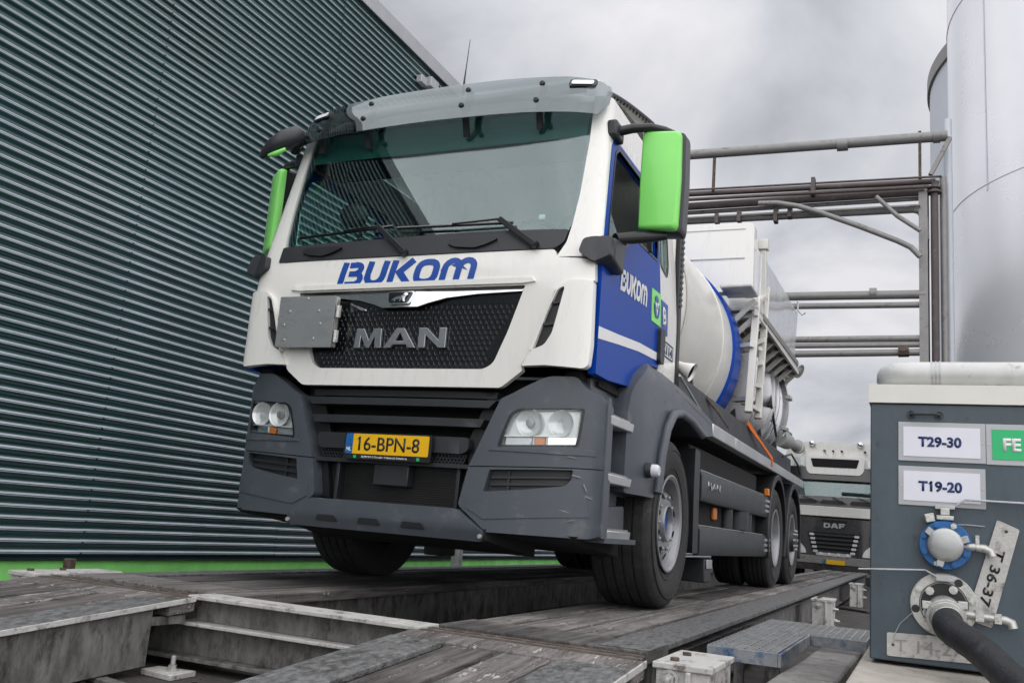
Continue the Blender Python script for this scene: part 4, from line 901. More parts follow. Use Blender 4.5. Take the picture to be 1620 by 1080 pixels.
# folded hazard plate holder
bm = sheet(rnd([(-.815, 1.640), (-.420, 1.637), (-.417, 1.334), (-.811, 1.338)], .006), xz(-.055), .012, IN); hz = tp(bm, 'hazard_plate', MT['plate'], bevel=.002)
bm = nb(); box(bm, -.81, -.80, -.052, -.04, 1.34, 1.635); box(bm, -.43, -.418, -.0425, -.01, 1.34, 1.635); box(bm, -.8, -.43, -.0425, -.03, 1.338, 1.346)
for z in (1.40, 1.545): tube(bm, [(-.402, -.045, z-.035), (-.402, -.045, z+.035)], .011, 10); box(bm, -.415, -.385, -.044, -.036, z-.035, z+.035)
tp(bm, 'hinge', MT['nickel'], hz, bevel=.001)
for X, Z in ((-.615, 1.624), (-.735, 1.55), (-.53, 1.55), (-.765, 1.47), (-.51, 1.473), (-.75, 1.38), (-.545, 1.385)):
    bm = nb(); lathe(bm, [(-.005, 0), (-.0045, .007), (0, .009)], (X, -.055, Z), 'Y', 12); tp(bm, 'rivet', MT['alu'], hz, smooth=60)
bm = nb(); box(bm, -.66, -.44, -.03, .03, 1.45, 1.52); tp(bm, 'plate_bracket', MT['dark'], hz, smooth=0)
# ---- sun visor
VS = [(-1.005, 2.692), (-.99, 2.70), (-.6, 2.714), (0, 2.722), (.6, 2.714), (.99, 2.70), (1.010, 2.692), (1.055, 2.78), (1.06, 2.86), (1.045, 2.91), (.98, 2.955), (.80, 2.99), (.4, 3.012), (0, 3.018), (-.4, 3.012), (-.80, 2.99), (-.98, 2.955), (-1.045, 2.91), (-1.06, 2.86), (-1.055, 2.78)]
bm = sheet(VS, fv(-.04), .006, IN, UXF, [2.7+.03*i for i in range(12)]); sv = tp(bm, 'sun_visor', MT['smoke'], smooth=50)
for X, za, zb in ((-.50, 2.945, 2.815), (.19, 2.945, 2.815), (.66, 2.935, 2.80), (-.86, 2.925, 2.80)):
    for z in (za, zb):
        bm = nb(); lathe(bm, [(-.012, 0), (-.011, .012), (-.004, .017), (.01, .017)], (X, Yv(X, z)-.04, z), 'Y', 14); tp(bm, 'visor_knob', MT['black'], sv, smooth=50)
    bm = nb(); beam(bm, (X, Yv(X, za)+.0, za), (X, Yv(X, zb)+.03, zb), .04, .02, (0, 1, 0)); beam(bm, (X, Yv(X, zb)+.01, zb), (X, Yc(X, 2.67)-.005, 2.66), .035, .02, (0, 1, 0)); tp(bm, 'visor_bracket', MT['dark'], sv, smooth=0)
for s in (1, -1):
    X = s*.90; z = 2.925; bm = nb(); sheet(rnd([(X-.075, z-.03), (X+.075, z-.03), (X+.075, z+.03), (X-.075, z+.03)], .02), fv(-.052), .014, IN, dst=bm); o = tp(bm, 'marker_lamp', MT['black'], sv, bevel=.004)
    bm = nb(); sheet(rnd([(X-.06, z-.018), (X+.06, z-.018), (X+.06, z+.018), (X-.06, z+.018)], .012), fv(-.058), .007, IN, dst=bm); tp(bm, 'lamp_lens', MT['signwhite'], o, bevel=.002)
bm = nb(); box(bm, -.9, .9, .27, .29, 2.90, 2.965); tp(bm, 'roof_front_strip', MT['cream'], smooth=0)
a = at(735, 126, 'Y', .8); b_ = at(744, 63, 'Y', .8); bm = nb(); tube(bm, [a-Vector((0, 0, .3)), a, a*.7+b_*.3, b_], [.007, .006, .0035, .002], 6); lathe(bm, [(-.3, .018), (-.25, .012), (-.06, .009), (0, .006)], a, 'Z', 10); tp(bm, 'antenna', MT['black'], smooth=40)
# ---- bumper corners
for s in (1, -1):
    f = (lambda P: P) if s > 0 else mir
    UB = [i*.06-1.2 for i in range(41)]+[s*x for x in (1.1, 1.115, 1.128, 1.138, 1.146, 1.152)]
    TOP = rnd([(.642, 1.072), (.70, 1.10), (.785, 1.150), (.885, 1.200), (1.03, 1.206), (1.062, 1.158), (1.12, 1.130), (1.156, 1.09), (1.157, .745), (.495, .715)], [.01, .03, .05, .03, .03, .03, .04, .03, .004, .004])
    HLH = rnd([(.644, .822), (.660, .883), (.698, .992), (.742, 1.022), (1.072, 1.044), (1.060, .905), (1.052, .848)], [.012, .02, .03, .03, .012, .02, .012])
    bm = sheet([f(TOP), f(HLH)], fb(0), .10, IN, UB, VZ); bc = tp(bm, 'bumper_corner', MT['grey'], bevel=.02, seg=3)
    LOW = rnd([(.493, .710), (1.157, .740), (1.157, .41), (1.12, .392), (.62, .386), (.452, .512)], [.004, .004, .03, .02, .01, .02])
    VH = rnd([(.612, .702), (.586, .588), (.80, .612), (1.005, .645), (1.030, .678), (1.035, .728)], [.006, .006, 0, .03, .02, .006])
    bm = sheet([f(LOW), f(VH)], fb(.002), .10, IN, UB, VZ); bl = tp(bm, 'bumper_lower_corner', MT['grey'], bevel=.02, seg=3)
    # shallow crease under the lamp and under the vent
    bm = sheet(f([(.60, .800), (.62, .815), (1.09, .838), (1.13, .83), (1.13, .805), (1.0, .80)]), fb(-.006), .012, IN, UB, VZ); tp(bm, 'lamp_ledge', MT['grey'], bc, bevel=.005)
    bm = sheet(f([(.50, .56), (.55, .555), (1.0, .62), (1.10, .60), (1.12, .50), (.60, .45), (.50, .50)]), fb(-.004), .016, IN, UB, VZ); tp(bm, 'corner_bulge', MT['grey'], bl, bevel=.010, seg=3)
    bm = sheet(f(VH), fb(.045), .02, IN, UB, VZ); vt = tp(bm, 'bumper_vent', MT['dark'], bl)
    bm = nb()
    for z0_, z1_ in ((.632, .652), (.668, .688)):
        sheet(f([(.61, z0_-.012), (.61, z0_+.004), (1.02, z0_+.03), (1.02, z0_+.014)]), fb(.028), .02, IN, UB, dst=bm)
    sheet(f([(.70, .60), (.70, .712), (.712, .712), (.712, .60)]), fb(.03), .02, IN, dst=bm)
    tp(bm, 'vent_blade', MT['dark'], vt, bevel=.002)
    # scuffs on the driver side corner
    if s > 0:
        for P in ([(1.03, .700), (1.075, .690), (1.076, .694), (1.04, .706)], [(1.085, .66), (1.10, .625), (1.104, .626), (1.09, .664)], [(1.09, .60), (1.125, .588), (1.126, .592), (1.10, .606)], [(.98, .525), (1.01, .518), (1.04, .512), (1.01, .524)], [(1.0, .792), (1.05, .786), (1.051, .789), (1.02, .796)], [(1.02, .47), (1.06, .478), (1.059, .482), (1.03, .476)]):
            bm = sheet(P, fb(-.0065 if P[0][1] > .7 else -.0055), .004, IN); tp(bm, 'scuff', MT['pipe'], bl, smooth=0)
    # headlamp
    bm = sheet(f(HLH), fb(.042), .02, IN, UB, VZ); hl = tp(bm, 'headlight', MT['refl'])
    bm = nb()
    for q in stroke(f([((p[0]-.86)*.975+.86, (p[1]-.93)*.97+.93) for p in HLH]), .013, True): sheet(q, fb(-.001), .012, IN, [], [], dst=bm)
    tp(bm, 'lamp_bezel', MT['black'], hl, smooth=0)
    bm = sheet(f([((p[0]-.86)*.97+.86, (p[1]-.93)*.96+.93) for p in HLH]), fb(.000), .003, IN, UB, VZ); tp(bm, 'lamp_lens', MT['lens'], hl)
    for (lx, lz, lr) in ((.80, .955, .068), (.96, .960, .066)):
        c = Vector((s*lx, Yb(lx, lz)+.012, lz)); bm = nb(); lathe(bm, [(-.004, lr+.004), (-.003, lr), (.008, lr*.93), (.018, lr*.6), (.025, lr*.2), (.026, 0)], c, 'Y', 32); tp(bm, 'reflector_bowl', MT['refl'], hl, smooth=60)
        bm = nb(); lathe(bm, [(.0, 0), (.003, lr*.32), (.012, lr*.36), (.022, lr*.3)], c, 'Y', 20); tp(bm, 'lamp_bulb', MT['plate'] if lx < .9 else MT['lens'], hl, smooth=60)
    bm = sheet(f([(.668, .884), (1.05, .902), (1.05, .895), (.668, .877)]), fb(.014), .05, IN, UB); tp(bm, 'lamp_divider', MT['refl'], hl, smooth=0)
    bm = sheet(f([(.826, .838), (.826, .885), (.882, .887), (.882, .842)]), fb(.024), .02, IN, UB); tp(bm, 'indicator', MT['amber'], hl, bevel=.006)
    bm = sheet(f([(.668, .835), (.674, .874), (.815, .882), (.812, .838)]), fb(.026), .02, IN, UB); tp(bm, 'lamp_shroud', MT['alu'], hl, bevel=.004)
    bm = sheet(f([(.895, .845), (.895, .888), (1.04, .896), (1.035, .852)]), fb(.026), .02, IN, UB); tp(bm, 'lower_reflector', MT['chrome'], hl, bevel=.004)
    # bumper end return and step well
    X = s*1.0
    bm = nb(); sheet(rnd([(.235, .40), (.235, 1.10), (.262, 1.13), (.29, 1.10), (.30, .55), (.33, .54), (.33, .40)], .012), fx(s*1.163), .05, (-s, 0, 0), dst=bm); tp(bm, 'step_edge', MT['grey'], bevel=.008)
    bm = nb(); sheet([(.22, .40), (.22, 1.22), (1.0, 1.42), (1.1, .95), (1.0, .64), (.78, .64), (.78, .40)], fx(s*1.06), .04, (-s, 0, 0), dst=bm); tp(bm, 'step_well', MT['grey'], smooth=0)
    for z, y1, y2 in ((1.01, .285, .69), (.705, .31, .70), (.415, .35, .73)):
        bm = nb(); hexa(bm, [(s*1.06, y1, z-.02), (s*1.155, y1, z-.02), (s*1.165, y2, z-.02), (s*1.06, y2, z-.02), (s*1.06, y1, z+.03), (s*1.16, y1, z+.03), (s*1.17, y2, z+.03), (s*1.06, y2, z+.03)]); st = tp(bm, 'step', MT['alu'], bevel=.006)
        bm = nb()
        for k in range(14): y = y1+.012+k*(y2-y1-.02)/13.5; box(bm, s*1.10-.055, s*1.10+.055, y, y+.012, z+.0305, z+.040)
        tp(bm, 'step_tread', MT['alu'], st, smooth=0)
    bm = nb(); hexa(bm, [(s*1.0, .30, .378), (s*1.165, .30, .378), (s*1.18, .80, .378), (s*1.0, .80, .378), (s*1.0, .30, .405), (s*1.165, .30, .405), (s*1.18, .80, .405), (s*1.0, .80, .405)]); sheet(rnd([(.345, .40), (.345, .60), (.365, .60), (.375, .56), (.80, .585), (.82, .42), (.80, .38)], .02), fx(s*1.10), .03, (-s, 0, 0), dst=bm); tp(bm, 'step_box', MT['grey'], bevel=.010)
# ---- centre of the bumper
bm = sheet([(-.70, .36), (.70, .36), (.70, 1.18), (-.70, 1.18)], xz(.19), .02, IN); tp(bm, 'cooling_bay', MT['void'], smooth=0)
SLT = []
def slat(name, P, y0, dep, m, **k):
    bm = sheet(P, fb(y0), dep, IN, UX); return tp(bm, name, m, bevel=.010, seg=3, **k)
slat('bumper_slat', [(-.60, 1.115), (.59, 1.115), (.585, 1.078), (-.595, 1.078)], .075, .08, MT['dark'])
slat('bumper_slat', [(-.595, 1.062), (.61, 1.062), (.57, 1.022), (-.56, 1.022)], .018, .12, MT['dark'])
slat('bumper_slat', [(-.55, .962), (.55, .962), (.53, .918), (-.53, .918)], .022, .12, MT['dark'])
slat('plate_carrier', rnd([(-.49, .862), (.47, .862), (.475, .80), (.44, .775), (-.46, .775), (-.49, .80)], .02), .022, .10, MT['dark'])
bm = sheet(rnd([(-.49, .778), (.455, .778), (.43, .715), (-.46, .715)], .01), fb(.06), .02, IN, UX); mp_ = tp(bm, 'lower_mesh', MT['black'])
bm = nb(); hx = .0105; r_ = 0; zz = .724
while zz < .775:
    x = -.455+(hx if r_ % 2 else 0)
    while x < .44:
        lp_ = [(x+hx*1.05*cos(a), zz+hx*1.05*sin(a)) for a in [pi/6+k*pi/3 for k in range(6)]]
        for q in stroke(lp_, .0035, True): sheet(q, fb(.046), .012, IN, dst=bm)
        x += hx*2
    zz += hx*1.73; r_ += 1
tp(bm, 'mesh_wire', MT['dark'], mp_, smooth=0)
slat('plate_carrier_lip', [(-.50, .722), (.49, .722), (.485, .700), (-.495, .700)], .03, .06, MT['dark'])
for s in (1, -1):     # cheeks either side of the opening
    f = (lambda P: P) if s > 0 else mir
    bm = sheet(f([(.53, 1.08), (.66, 1.08), (.515, .71), (.46, .50), (.40, .50), (.45, .72), (.44, .85)]), fb(.085), .03, IN, UX); tp(bm, 'intake_cheek', MT['black'], smooth=0)
bm = sheet([(-.47, .49), (.46, .49), (.50, .71), (-.50, .71)], fb(.12), .02, IN, UX); rd = tp(bm, 'radiator', MT['black'], smooth=0)
bm = nb()
for k in range(17): z = .497+k*.0125; sheet([(-.33, z), (.40, z), (.40, z+.005), (-.33, z+.005)], fb(.105), .014, IN, UX[::4], dst=bm)
tp(bm, 'radiator_fins', MT['radiator'], rd, smooth=0)
bm = nb(); box(bm, -.1, .12, .04, .11, .585, .70); tp(bm, 'tow_cover', MT['dark'], bevel=.006)
for X in (-.36, .40): bm = nb(); box(bm, X, X+.022, .06, .16, .49, .71); tp(bm, 'radiator_frame', MT['dark'], bevel=.004)
# lower beam
BMB = rnd([(-.455, .492), (.455, .492), (.615, .384), (.60, .335), (-.60, .335), (-.615, .384)], [.03, .03, .02, .01, .01, .02])
bm = sheet(BMB, lambda u, v: (u, Yb(u, v)-.028+.35*max(0, .40-v), v), .14, IN, UX, [.36, .38, .40, .43, .46]); lb = tp(bm, 'lower_beam', MT['grey'], bevel=.014, seg=3)
for X in (-.33, -.055, .215):
    bm = nb(); P = rnd([(X-.075, .372), (X-.058, .405), (X+.058, .405), (X+.075, .372)], .012); sheet(P, lambda u, v: (u, Yb(u, v)-.034+.35*max(0, .40-v), v), .02, IN, UX, dst=bm); tp(bm, 'beam_notch', MT['dark'], lb, bevel=.006)
for s in (1, -1):
    bm = nb(); lathe(bm, [(-.012, 0), (-.01, .011), (0, .013)], (s*.60, Yb(.6, .36)-.02, .362), 'Y', 12); tp(bm, 'beam_bolt', MT['nickel'], lb)
bm = nb(); hexa(bm, [(-1.05, .14, .375), (1.05, .14, .375), (1.05, .9, .30), (-1.05, .9, .30), (-1.08, .11, .40), (1.08, .11, .40), (1.05, .9, .42), (-1.05, .9, .42)]); hexa(bm, [(-.62, .02, .345), (.62, .02, .345), (.7, .5, .27), (-.7, .5, .27), (-.62, .02, .40), (.62, .02, .40), (.7, .5, .42), (-.7, .5, .42)])
tp(bm, 'undertray', MT['void'], smooth=0)
# number plate
bm = sheet(rnd([(-.275, .715), (.275, .715), (.275, .862), (-.275, .862)], .012), xz(-.014), .02, IN); np_ = tp(bm, 'licence_plate', MT['black'], bevel=.003)
bm = sheet(rnd([(-.215, .745), (.262, .745), (.262, .855), (-.215, .855)], [.0, .008, .008, 0]), xz(-.0175), .003, IN); tp(bm, 'plate_face', MT['yellow'], np_, smooth=0)
bm = sheet(rnd([(-.262, .745), (-.216, .745), (-.216, .855), (-.262, .855)], [.008, 0, 0, .008]), xz(-.0175), .003, IN); tp(bm, 'euro_band', MT['bluevalve'], np_, smooth=0)
b = textbm('16-BPN-8', .012); w = width(b); b.faces.new([b.verts.new((x_, y_, 0)) for x_, y_ in ((.10, 1.0), (.06, 1.0), (-.10, .86), (-.10, .75), (.10, .88))]); lay(b, lambda u, v: (-.178+u/w*.385, -.0185, .763+v*.077), .001, IN); tp(b, 'plate_number', MT['blacktxt'], np_, smooth=0)
b = textbm('NL', .02); w = width(b); lay(b, lambda u, v: (-.254+u/w*.030, -.0185, .760+v*.02), .001, IN); tp(b, 'country_code', MT['whitetxt'], np_, smooth=0)
b = textbm('BUKOM | Circular Industrial Solutions', .02); w = width(b); lay(b, lambda u, v: (-.155+u/w*.29, -.0155, .722+v*.014), .001, IN); tp(b, 'frame_text', MT['whitetxt'], np_, smooth=0)
bm = nb(); box(bm, -.205, -.188, -.0165, -.0145, .722, .738); box(bm, .195, .212, -.0165, -.0145, .722, .738); tp(bm, 'frame_mark', MT['signgreen'], np_, smooth=0)
# ---- mirrors
def mirror(s, yaw):
    c = Vector((s*1.318, .47, 2.37))
    rot = Matrix.Translation(c) @ Matrix.Rotation(radians(yaw), 4, 'Z')
    bm = nb()
    prof = [(p[0]*.95, p[1]*.96) for p in rnd([(-.112, -.295), (.105, -.305), (.120, -.28), (.126, 0), (.120, .28), (.105, .300), (-.108, .312), (-.113, .27), (-.116, 0)], .014, 4)]
    rows = []
    for k, (sc, d) in enumerate(((.86, -.088), (.95, -.080), (.99, -.066), (1.0, -.048), (1.0, -.036))): rows.append([bm.verts.new((p[0]*sc, d-.010*(1-(p[0]/.13)**2), p[1]*(sc*.5+.5))) for p in prof])
    n = len(prof)
    for a, b in zip(rows, rows[1:]):
        for i in range(n): bm.faces.new((a[i], a[(i+1) % n], b[(i+1) % n], b[i]))
    bm.faces.new(rows[0]); bm.faces.new(rows[-1]); 
    bm.transform(rot); mm = tp(bm, 'mirror', MT['green'], smooth=50)
    bm = nb(); rows = []
    for sc, d, ox in ((1.0, -.037, .008), (1.04, -.030, .022), (1.06, .05, .03), (1.03, .085, .03), (.97, .088, .03)): rows.append([bm.verts.new(((p[0]*sc+s*ox*.6), d, p[1]*(sc*.4+.6)*1.0)) for p in prof])
    for a, b in zip(rows, rows[1:]):
        for i in range(n): bm.faces.new((a[i], a[(i+1) % n], b[(i+1) % n], b[i]))
    bm.faces.new(rows[-1]); bm.faces.new(rows[0]); bm.transform(rot); tp(bm, 'mirror_back', MT['dark'], mm, smooth=50)
    bm = nb(); sheet([(p[0]*.9, p[1]*.93) for p in prof], lambda u, v: (u+s*.012, .0885, v), .004, IN, dst=bm); bm.transform(rot); tp(bm, 'mirror_glass', MT['chrome'], mm)
    # arms
    bm = nb(); tube(bm, [(s*1.08, .33, 2.655), (s*1.17, .34, 2.67), (s*1.26, .38, 2.685), (s*1.33, .43, 2.682), (s*1.385, .46, 2.665)], [.028, .027, .025, .022, .018], 12); tp(bm, 'mirror_arm', MT['black'], mm, smooth=60)
    bm = nb(); tube(bm, [(s*1.13, .27, 2.0), (s*1.20, .36, 2.03), (s*1.28, .42, 2.05), (s*1.36, .46, 2.066)], [.03, .035, .032, .024], 12); tp(bm, 'mirror_arm', MT['black'], mm, smooth=60)
    bm = nb(); box(bm, s*1.075-.03, s*1.075+.03, .25, .40, 2.60, 2.70); tp(bm, 'arm_foot', MT['dark'], mm, bevel=.015)
    bm = nb(); P = rnd([(s*1.02, 1.85), (s*1.035, 1.93), (s*1.125, 1.955), (s*1.18, 1.945), (s*1.185, 1.835), (s*1.10, 1.80)], .02); P = P if s > 0 else P[::-1]
    sheet(P, lambda u, v: (u, Yc(min(abs(u), 1.11), v)-.05, v), .12, IN, [s*1.05, s*1.08, s*1.11, s*1.14, s*1.16], dst=bm); tp(bm, 'mirror_foot', MT['dark'], mm, bevel=.014, seg=3)
    bm = nb(); hexa(bm, [(s*1.10, .10, 1.80), (s*1.19, .10, 1.82), (s*1.175, .32, 1.80), (s*1.12, .32, 1.80), (s*1.10, .10, 1.95), (s*1.19, .10, 1.95), (s*1.175, .34, 1.99), (s*1.12, .34, 1.99)]); tp(bm, 'mirror_base', MT['dark'], mm, bevel=.02, seg=3)
    return mm
mirror(1, 3); mirror(-1, -39)
# front kerb mirror on the passenger side
bm = nb()
def lq(px, py, y): return at(px, py, 'Y', y)
P = [lq(414, 247, .05), lq(432, 233, .03), lq(452, 221, .06), lq(470, 214, .12), lq(477, 214, .18)]
tube(bm, P, [.022, .055, .066, .06, .035], 14); 
for v in bm.verts: pass
km = tp(bm, 'front_mirror', MT['dark'], smooth=60)
bm = nb(); tube(bm, [lq(425, 246, .0), lq(437, 243, .0), lq(452, 236, .03)], [.010, .018, .012], 10); tp(bm, 'mirror_rim', MT['green'], km, smooth=60)
bm = nb(); tube(bm, [lq(474, 222, .2), lq(466, 240, .22), lq(476, 234, .27)], .026, 10); tp(bm, 'mirror_arm', MT['black'], km, smooth=60)
# ---- front fenders
for s in (1, -1):
    FN = rnd([(.63, .655), (.63, 1.10), (.66, 1.24), (.76, 1.34), (.93, 1.43), (1.12, 1.475), (1.32, 1.465), (1.60, 1.43), (2.03, 1.37), (2.62, 1.315), (2.62, 1.205), (2.12, 1.14), (2.02, 1.155), (1.75, 1.195), (1.50, 1.205), (1.30, 1.17), (1.16, 1.06), (1.07, .90), (1.03, .76), (1.01, .665), (.98, .65)], [.03, .03, .06, .05, .05, .05, .05, .03, .02, .005, .005, .01, .02, .03, .05, .05, .05, .05, .03, .02, .02])
    fz = lambda u, v: (s*(1.195+.022*max(0, min(1, (1.35-v)/.3))*max(0, min(1, (u-.66)/.3))-.10*max(0, (v-1.34)/.14)**2-.05*max(0, (.9-u)/.27)**2), u, v)
    bm = sheet(FN, fz, .20, (-s, 0, 0), [.6+.09*i for i in range(24)], [.7+.06*i for i in range(14)]); fd = tp(bm, 'front_fender', MT['grey'], bevel=.022, seg=3)
    ARC = [(1.005, .668), (1.03, .76), (1.07, .90), (1.16, 1.06), (1.30, 1.17), (1.50, 1.207), (1.75, 1.197), (2.02, 1.157), (2.12, 1.142)]
    bm = nb(); tube(bm, [(s*1.235, a-.006, b+.012) for a, b in ARC], .030, 10); tp(bm, 'arch_lip', MT['grey'], fd, smooth=60)
    bm = nb(); AR = [(1.0, .75), (1.05, 1.0), (1.2, 1.25), (1.5, 1.37), (2.0, 1.33), (2.6, 1.28)]
    for q in stroke(AR, .006): sheet(q, lambda u, v: (fz(u, v)[0]+s*.0005, u, v), .002, (-s, 0, 0), dst=bm)
    tp(bm, 'fender_seam', MT['black'], fd, smooth=0)
    bm = nb(); lathe(bm, [(0, .045), (s*.03, .042), (s*.034, .034)], (s*1.205, .86, .80), 'X', 20); lo = tp(bm, 'side_lamp', MT['dark'], smooth=40)
    bm = nb(); lathe(bm, [(s*.030, .036), (s*.062, .036), (s*.075, .028), (s*.078, 0)], (s*1.205, .86, .80), 'X', 20); tp(bm, 'lamp_lens', MT['signwhite'], lo, smooth=50)
    # wheel house
    bm = nb(); pr = [(y, z) for y, z in ARC]
    for (a, b), (c, d) in zip(pr, pr[1:]): bm.faces.new([bm.verts.new(v) for v in ((s*1.19, a, b), (s*1.19, c, d), (s*.62, c, d), (s*.62, a, b))])
    extr(bm, Vector((0, 0, .02))); tp(bm, 'wheel_house', MT['void'], smooth=0)
    # splash wedge and mud flap
    bm = nb(); sheet([(1.74, 1.50), (2.63, 1.318), (2.63, 1.30), (1.74, 1.40)], fx(s*1.15), .5, (-s, 0, 0), dst=bm); tp(bm, 'splash_wedge', MT['dark'], smooth=0)
    bm = nb(); tube(bm, [(s*1.152, 1.74, 1.51), (s*1.152, 2.63, 1.322)], .008, 8); tp(bm, 'wedge_trim', MT['alu'])
    bm = nb(); sheet(rnd([(2.12, .34), (2.09, .8), (2.10, 1.06), (2.25, 1.05), (2.28, .34)], .02), fx(s*1.20), .5, (-s, 0, 0), dst=bm); tp(bm, 'mud_flap', MT['black'], bevel=.01)
    bm = nb(); box(bm, *sorted((s*1.0, s*1.18)), 2.62, 2.86, .13, .30); tp(bm, 'access_step', MT['dark'], bevel=.01)
    bm = nb(); box(bm, *sorted((s*1.181, s*1.19)), 2.66, 2.84, .23, .295); tp(bm, 'step_plate', MT['alu'], bevel=.003)
# ---- wheels
def wheel_proto(dual, w=.30, fronthub=True):
    """wheel around local origin, outer side +X at x=0"""
    R, rr = .522, .300
    holder = None
    def build(parent, off=0.0, deep=False):
        # rim + disc
        bm = nb()
        if not deep: pr = [(-w+.02, .29), (-.03, .268), (-.012, .275), (-.006, .300), (.004, .302), (.006, .292), (-.004, .272), (-.035, .262), (-.075, .250), (-.080, .225), (-.045, .20), (-.032, .185), (-.030, .145), (-.032, .115), (-.055, .112), (-.058, 0)]
        else: pr = [(-w+.02, .29), (-.03, .268), (-.012, .275), (-.006, .300), (.004, .302), (.006, .292), (-.004, .272), (-.035, .264), (-.15, .256), (-.165, .24), (-.16, .15), (-.165, .11), (-.17, 0)]
        lathe(bm, pr, (off, 0, 0), 'X', 56); wr = finish(bm, 'wheel', MT['rim'], parent, local=True, smooth=32)
        bm = nb(); ty = [(-.016, .298), (-.004, .33), (.012, .40), (.014, .44), (.002, .485), (-.012, .507), (-.028, .518)]
        gz = [.0, .16, .36, .64, .84, 1.0]
        tr = [(-.028, .518)]
        x0, x1 = -.028, -w+.014
        for g in (.2, .4, .6, .8):
            xc = x0+(x1-x0)*g; tr += [(xc+.007, R), (xc+.004, R-.013), (xc-.004, R-.013), (xc-.007, R)]
        tr += [(x1, .518)]
        back = [(-w+.0, .507), (-w-.01, .485), (-w-.02, .44), (-w-.018, .40), (-w-.004, .33), (-w+.016, .298)]
        lathe(bm, ty+tr[1:]+back, (off, 0, 0), 'X', 72); tyre = finish(bm, 'tyre', MT['tread'], wr, local=True, smooth=25)
        bm = nb()
        for rad_ in (.345, .455): lathe(bm, [(.012 if rad_ > .4 else -.001, rad_-.004), (.0165 if rad_ > .4 else .004, rad_), (.012 if rad_ > .4 else .002, rad_+.004)], (off, 0, 0), 'X', 72)
        finish(bm, 'sidewall_rib', MT['rubber'], wr, local=True, smooth=40)
        return wr
    return build
def wheel(name_parent, c, s, deep=False, w=.30, hub='blue'):
    piv = bpy.data.objects.new('wheel_pivot', None)
    wr = wheel_proto(False, w)(None, 0, deep)
    wr.parent = TR; wr.location = Vector(c)-TR.location
    if s < 0: wr.rotation_euler = (0, 0, pi)
    bpy.data.objects.remove(piv)
    # hand holes and nuts
    if not deep:
        for k in range(10):
            a = 2*pi*(k+.5)/10; bm = nb(); p = Vector((-.0365, .206*cos(a), .206*sin(a))); lathe(bm, [(0, .023), (-.002, 0)], p, 'X', 16)
            for v in bm.verts: v.co.x += .012*( (v.co-p).dot(Vector((0, -cos(a), -sin(a))))/.023)+.012
            finish(bm, 'hand_hole', MT['void'], wr, local=True)
        for k in range(10):
            a = 2*pi*k/10; bm = nb(); p = Vector((-.030, .166*cos(a), .166*sin(a))); lathe(bm, [(0, .0145), (.010, .014), (.015, .009), (.0155, 0)], p, 'X', 6); finish(bm, 'wheel_nut', MT['rim'], wr, local=True, smooth=20)
        bm = nb(); lathe(bm, [(-.056, .118), (-.012, .116), (-.004, .112), (-.004, .104), (-.012, .100), (-.05, .097)], (0, 0, 0), 'X', 40); finish(bm, 'hub_ring', MT['rim'], wr, local=True, smooth=40)
        bm = nb(); lathe(bm, [(-.0505, .097), (-.040, .085), (-.030, .06), (-.028, 0)], (0, 0, 0), 'X', 32); finish(bm, 'hub_cap', MT['blue'], wr, local=True, smooth=40)
    else:
        bm = nb(); lathe(bm, [(-.17, .14), (-.09, .135), (-.05, .11), (-.04, .06), (-.035, 0)] if hub == 'small' else [(-.17, .15), (-.02, .145), (.03, .13), (.045, .10), (.05, 0)], (0, 0, 0), 'X', 36); finish(bm, 'hub', MT['rim'] if hub == 'small' else MT['dark'], wr, local=True, smooth=35)
        for k in range(10):
            a = 2*pi*k/10; bm = nb(); rr_ = .168; lathe(bm, [(0, .018), (.05, .017), (.058, 0)], (-.162 if hub == 'small' else -.15, rr_*cos(a), rr_*sin(a)), 'X', 6); finish(bm, 'wheel_nut', MT['nickel'], wr, local=True, smooth=20)
        if hub != 'small':
            for k in range(10):
                a = 2*pi*k/10; bm = nb(); lathe(bm, [(0, .016), (.03, .016), (.032, 0)], (.03, .112*cos(a), .112*sin(a)), 'X', 8); finish(bm, 'hub_bolt', MT['nickel'], wr, local=True, smooth=20)
    return wr
for s in (1, -1):
    wheel(TR, (s*1.195, 1.48, .522), s, False, .355)
    w0 = wheel(TR, (s*1.195, 6.02, .522), s, True, .27, 'small')
    wheel(TR, (s*1.195, 7.38, .522), s, True, .27, 'big')
    w1 = wheel(TR, (s*.885, 6.02, .522), s, True, .27, 'small')
for o in (bpy.data.objects,): pass
# ---- chassis
bm = nb()
for s in (1, -1):
    box(bm, *sorted((s*.36, s*.43)), .9, 8.3, .78, 1.05)
for y in (1.48, 6.02, 7.38): tube(bm, [(-.9, y, .52), (.9, y, .52)], .085, 14)
for y in (6.02,): lathe(bm, [(-.2, .1), (-.1, .24), (.1, .24), (.2, .1)], (0, y, .55), 'X', 20)
box(bm, -.42, .42, .25, 1.9, .42, 1.15)
tp(bm, 'chassis', MT['void'], smooth=0)
bm = nb(); box(bm, -1.1, 1.1, 2.35, 5.3, .42, 1.12); tp(bm, 'equipment_boxes', MT['void'], smooth=0, bevel=.02)
for y0, y1, m in ((3.55, 3.75, 'dark'), (3.9, 4.3, 'dark'), (4.5, 4.7, 'dark')):
    bm = nb(); tube(bm, [(1.12, (y0+y1)/2, .55), (1.12, (y0+y1)/2, .71)], (y1-y0)/2*.6, 14); tp(bm, 'air_reservoir', MT[m])
bm = nb(); box(bm, 1.101, 1.13, 3.14, 3.26, .60, .70); tp(bm, 'yellow_cap', MT['amber'], bevel=.01)
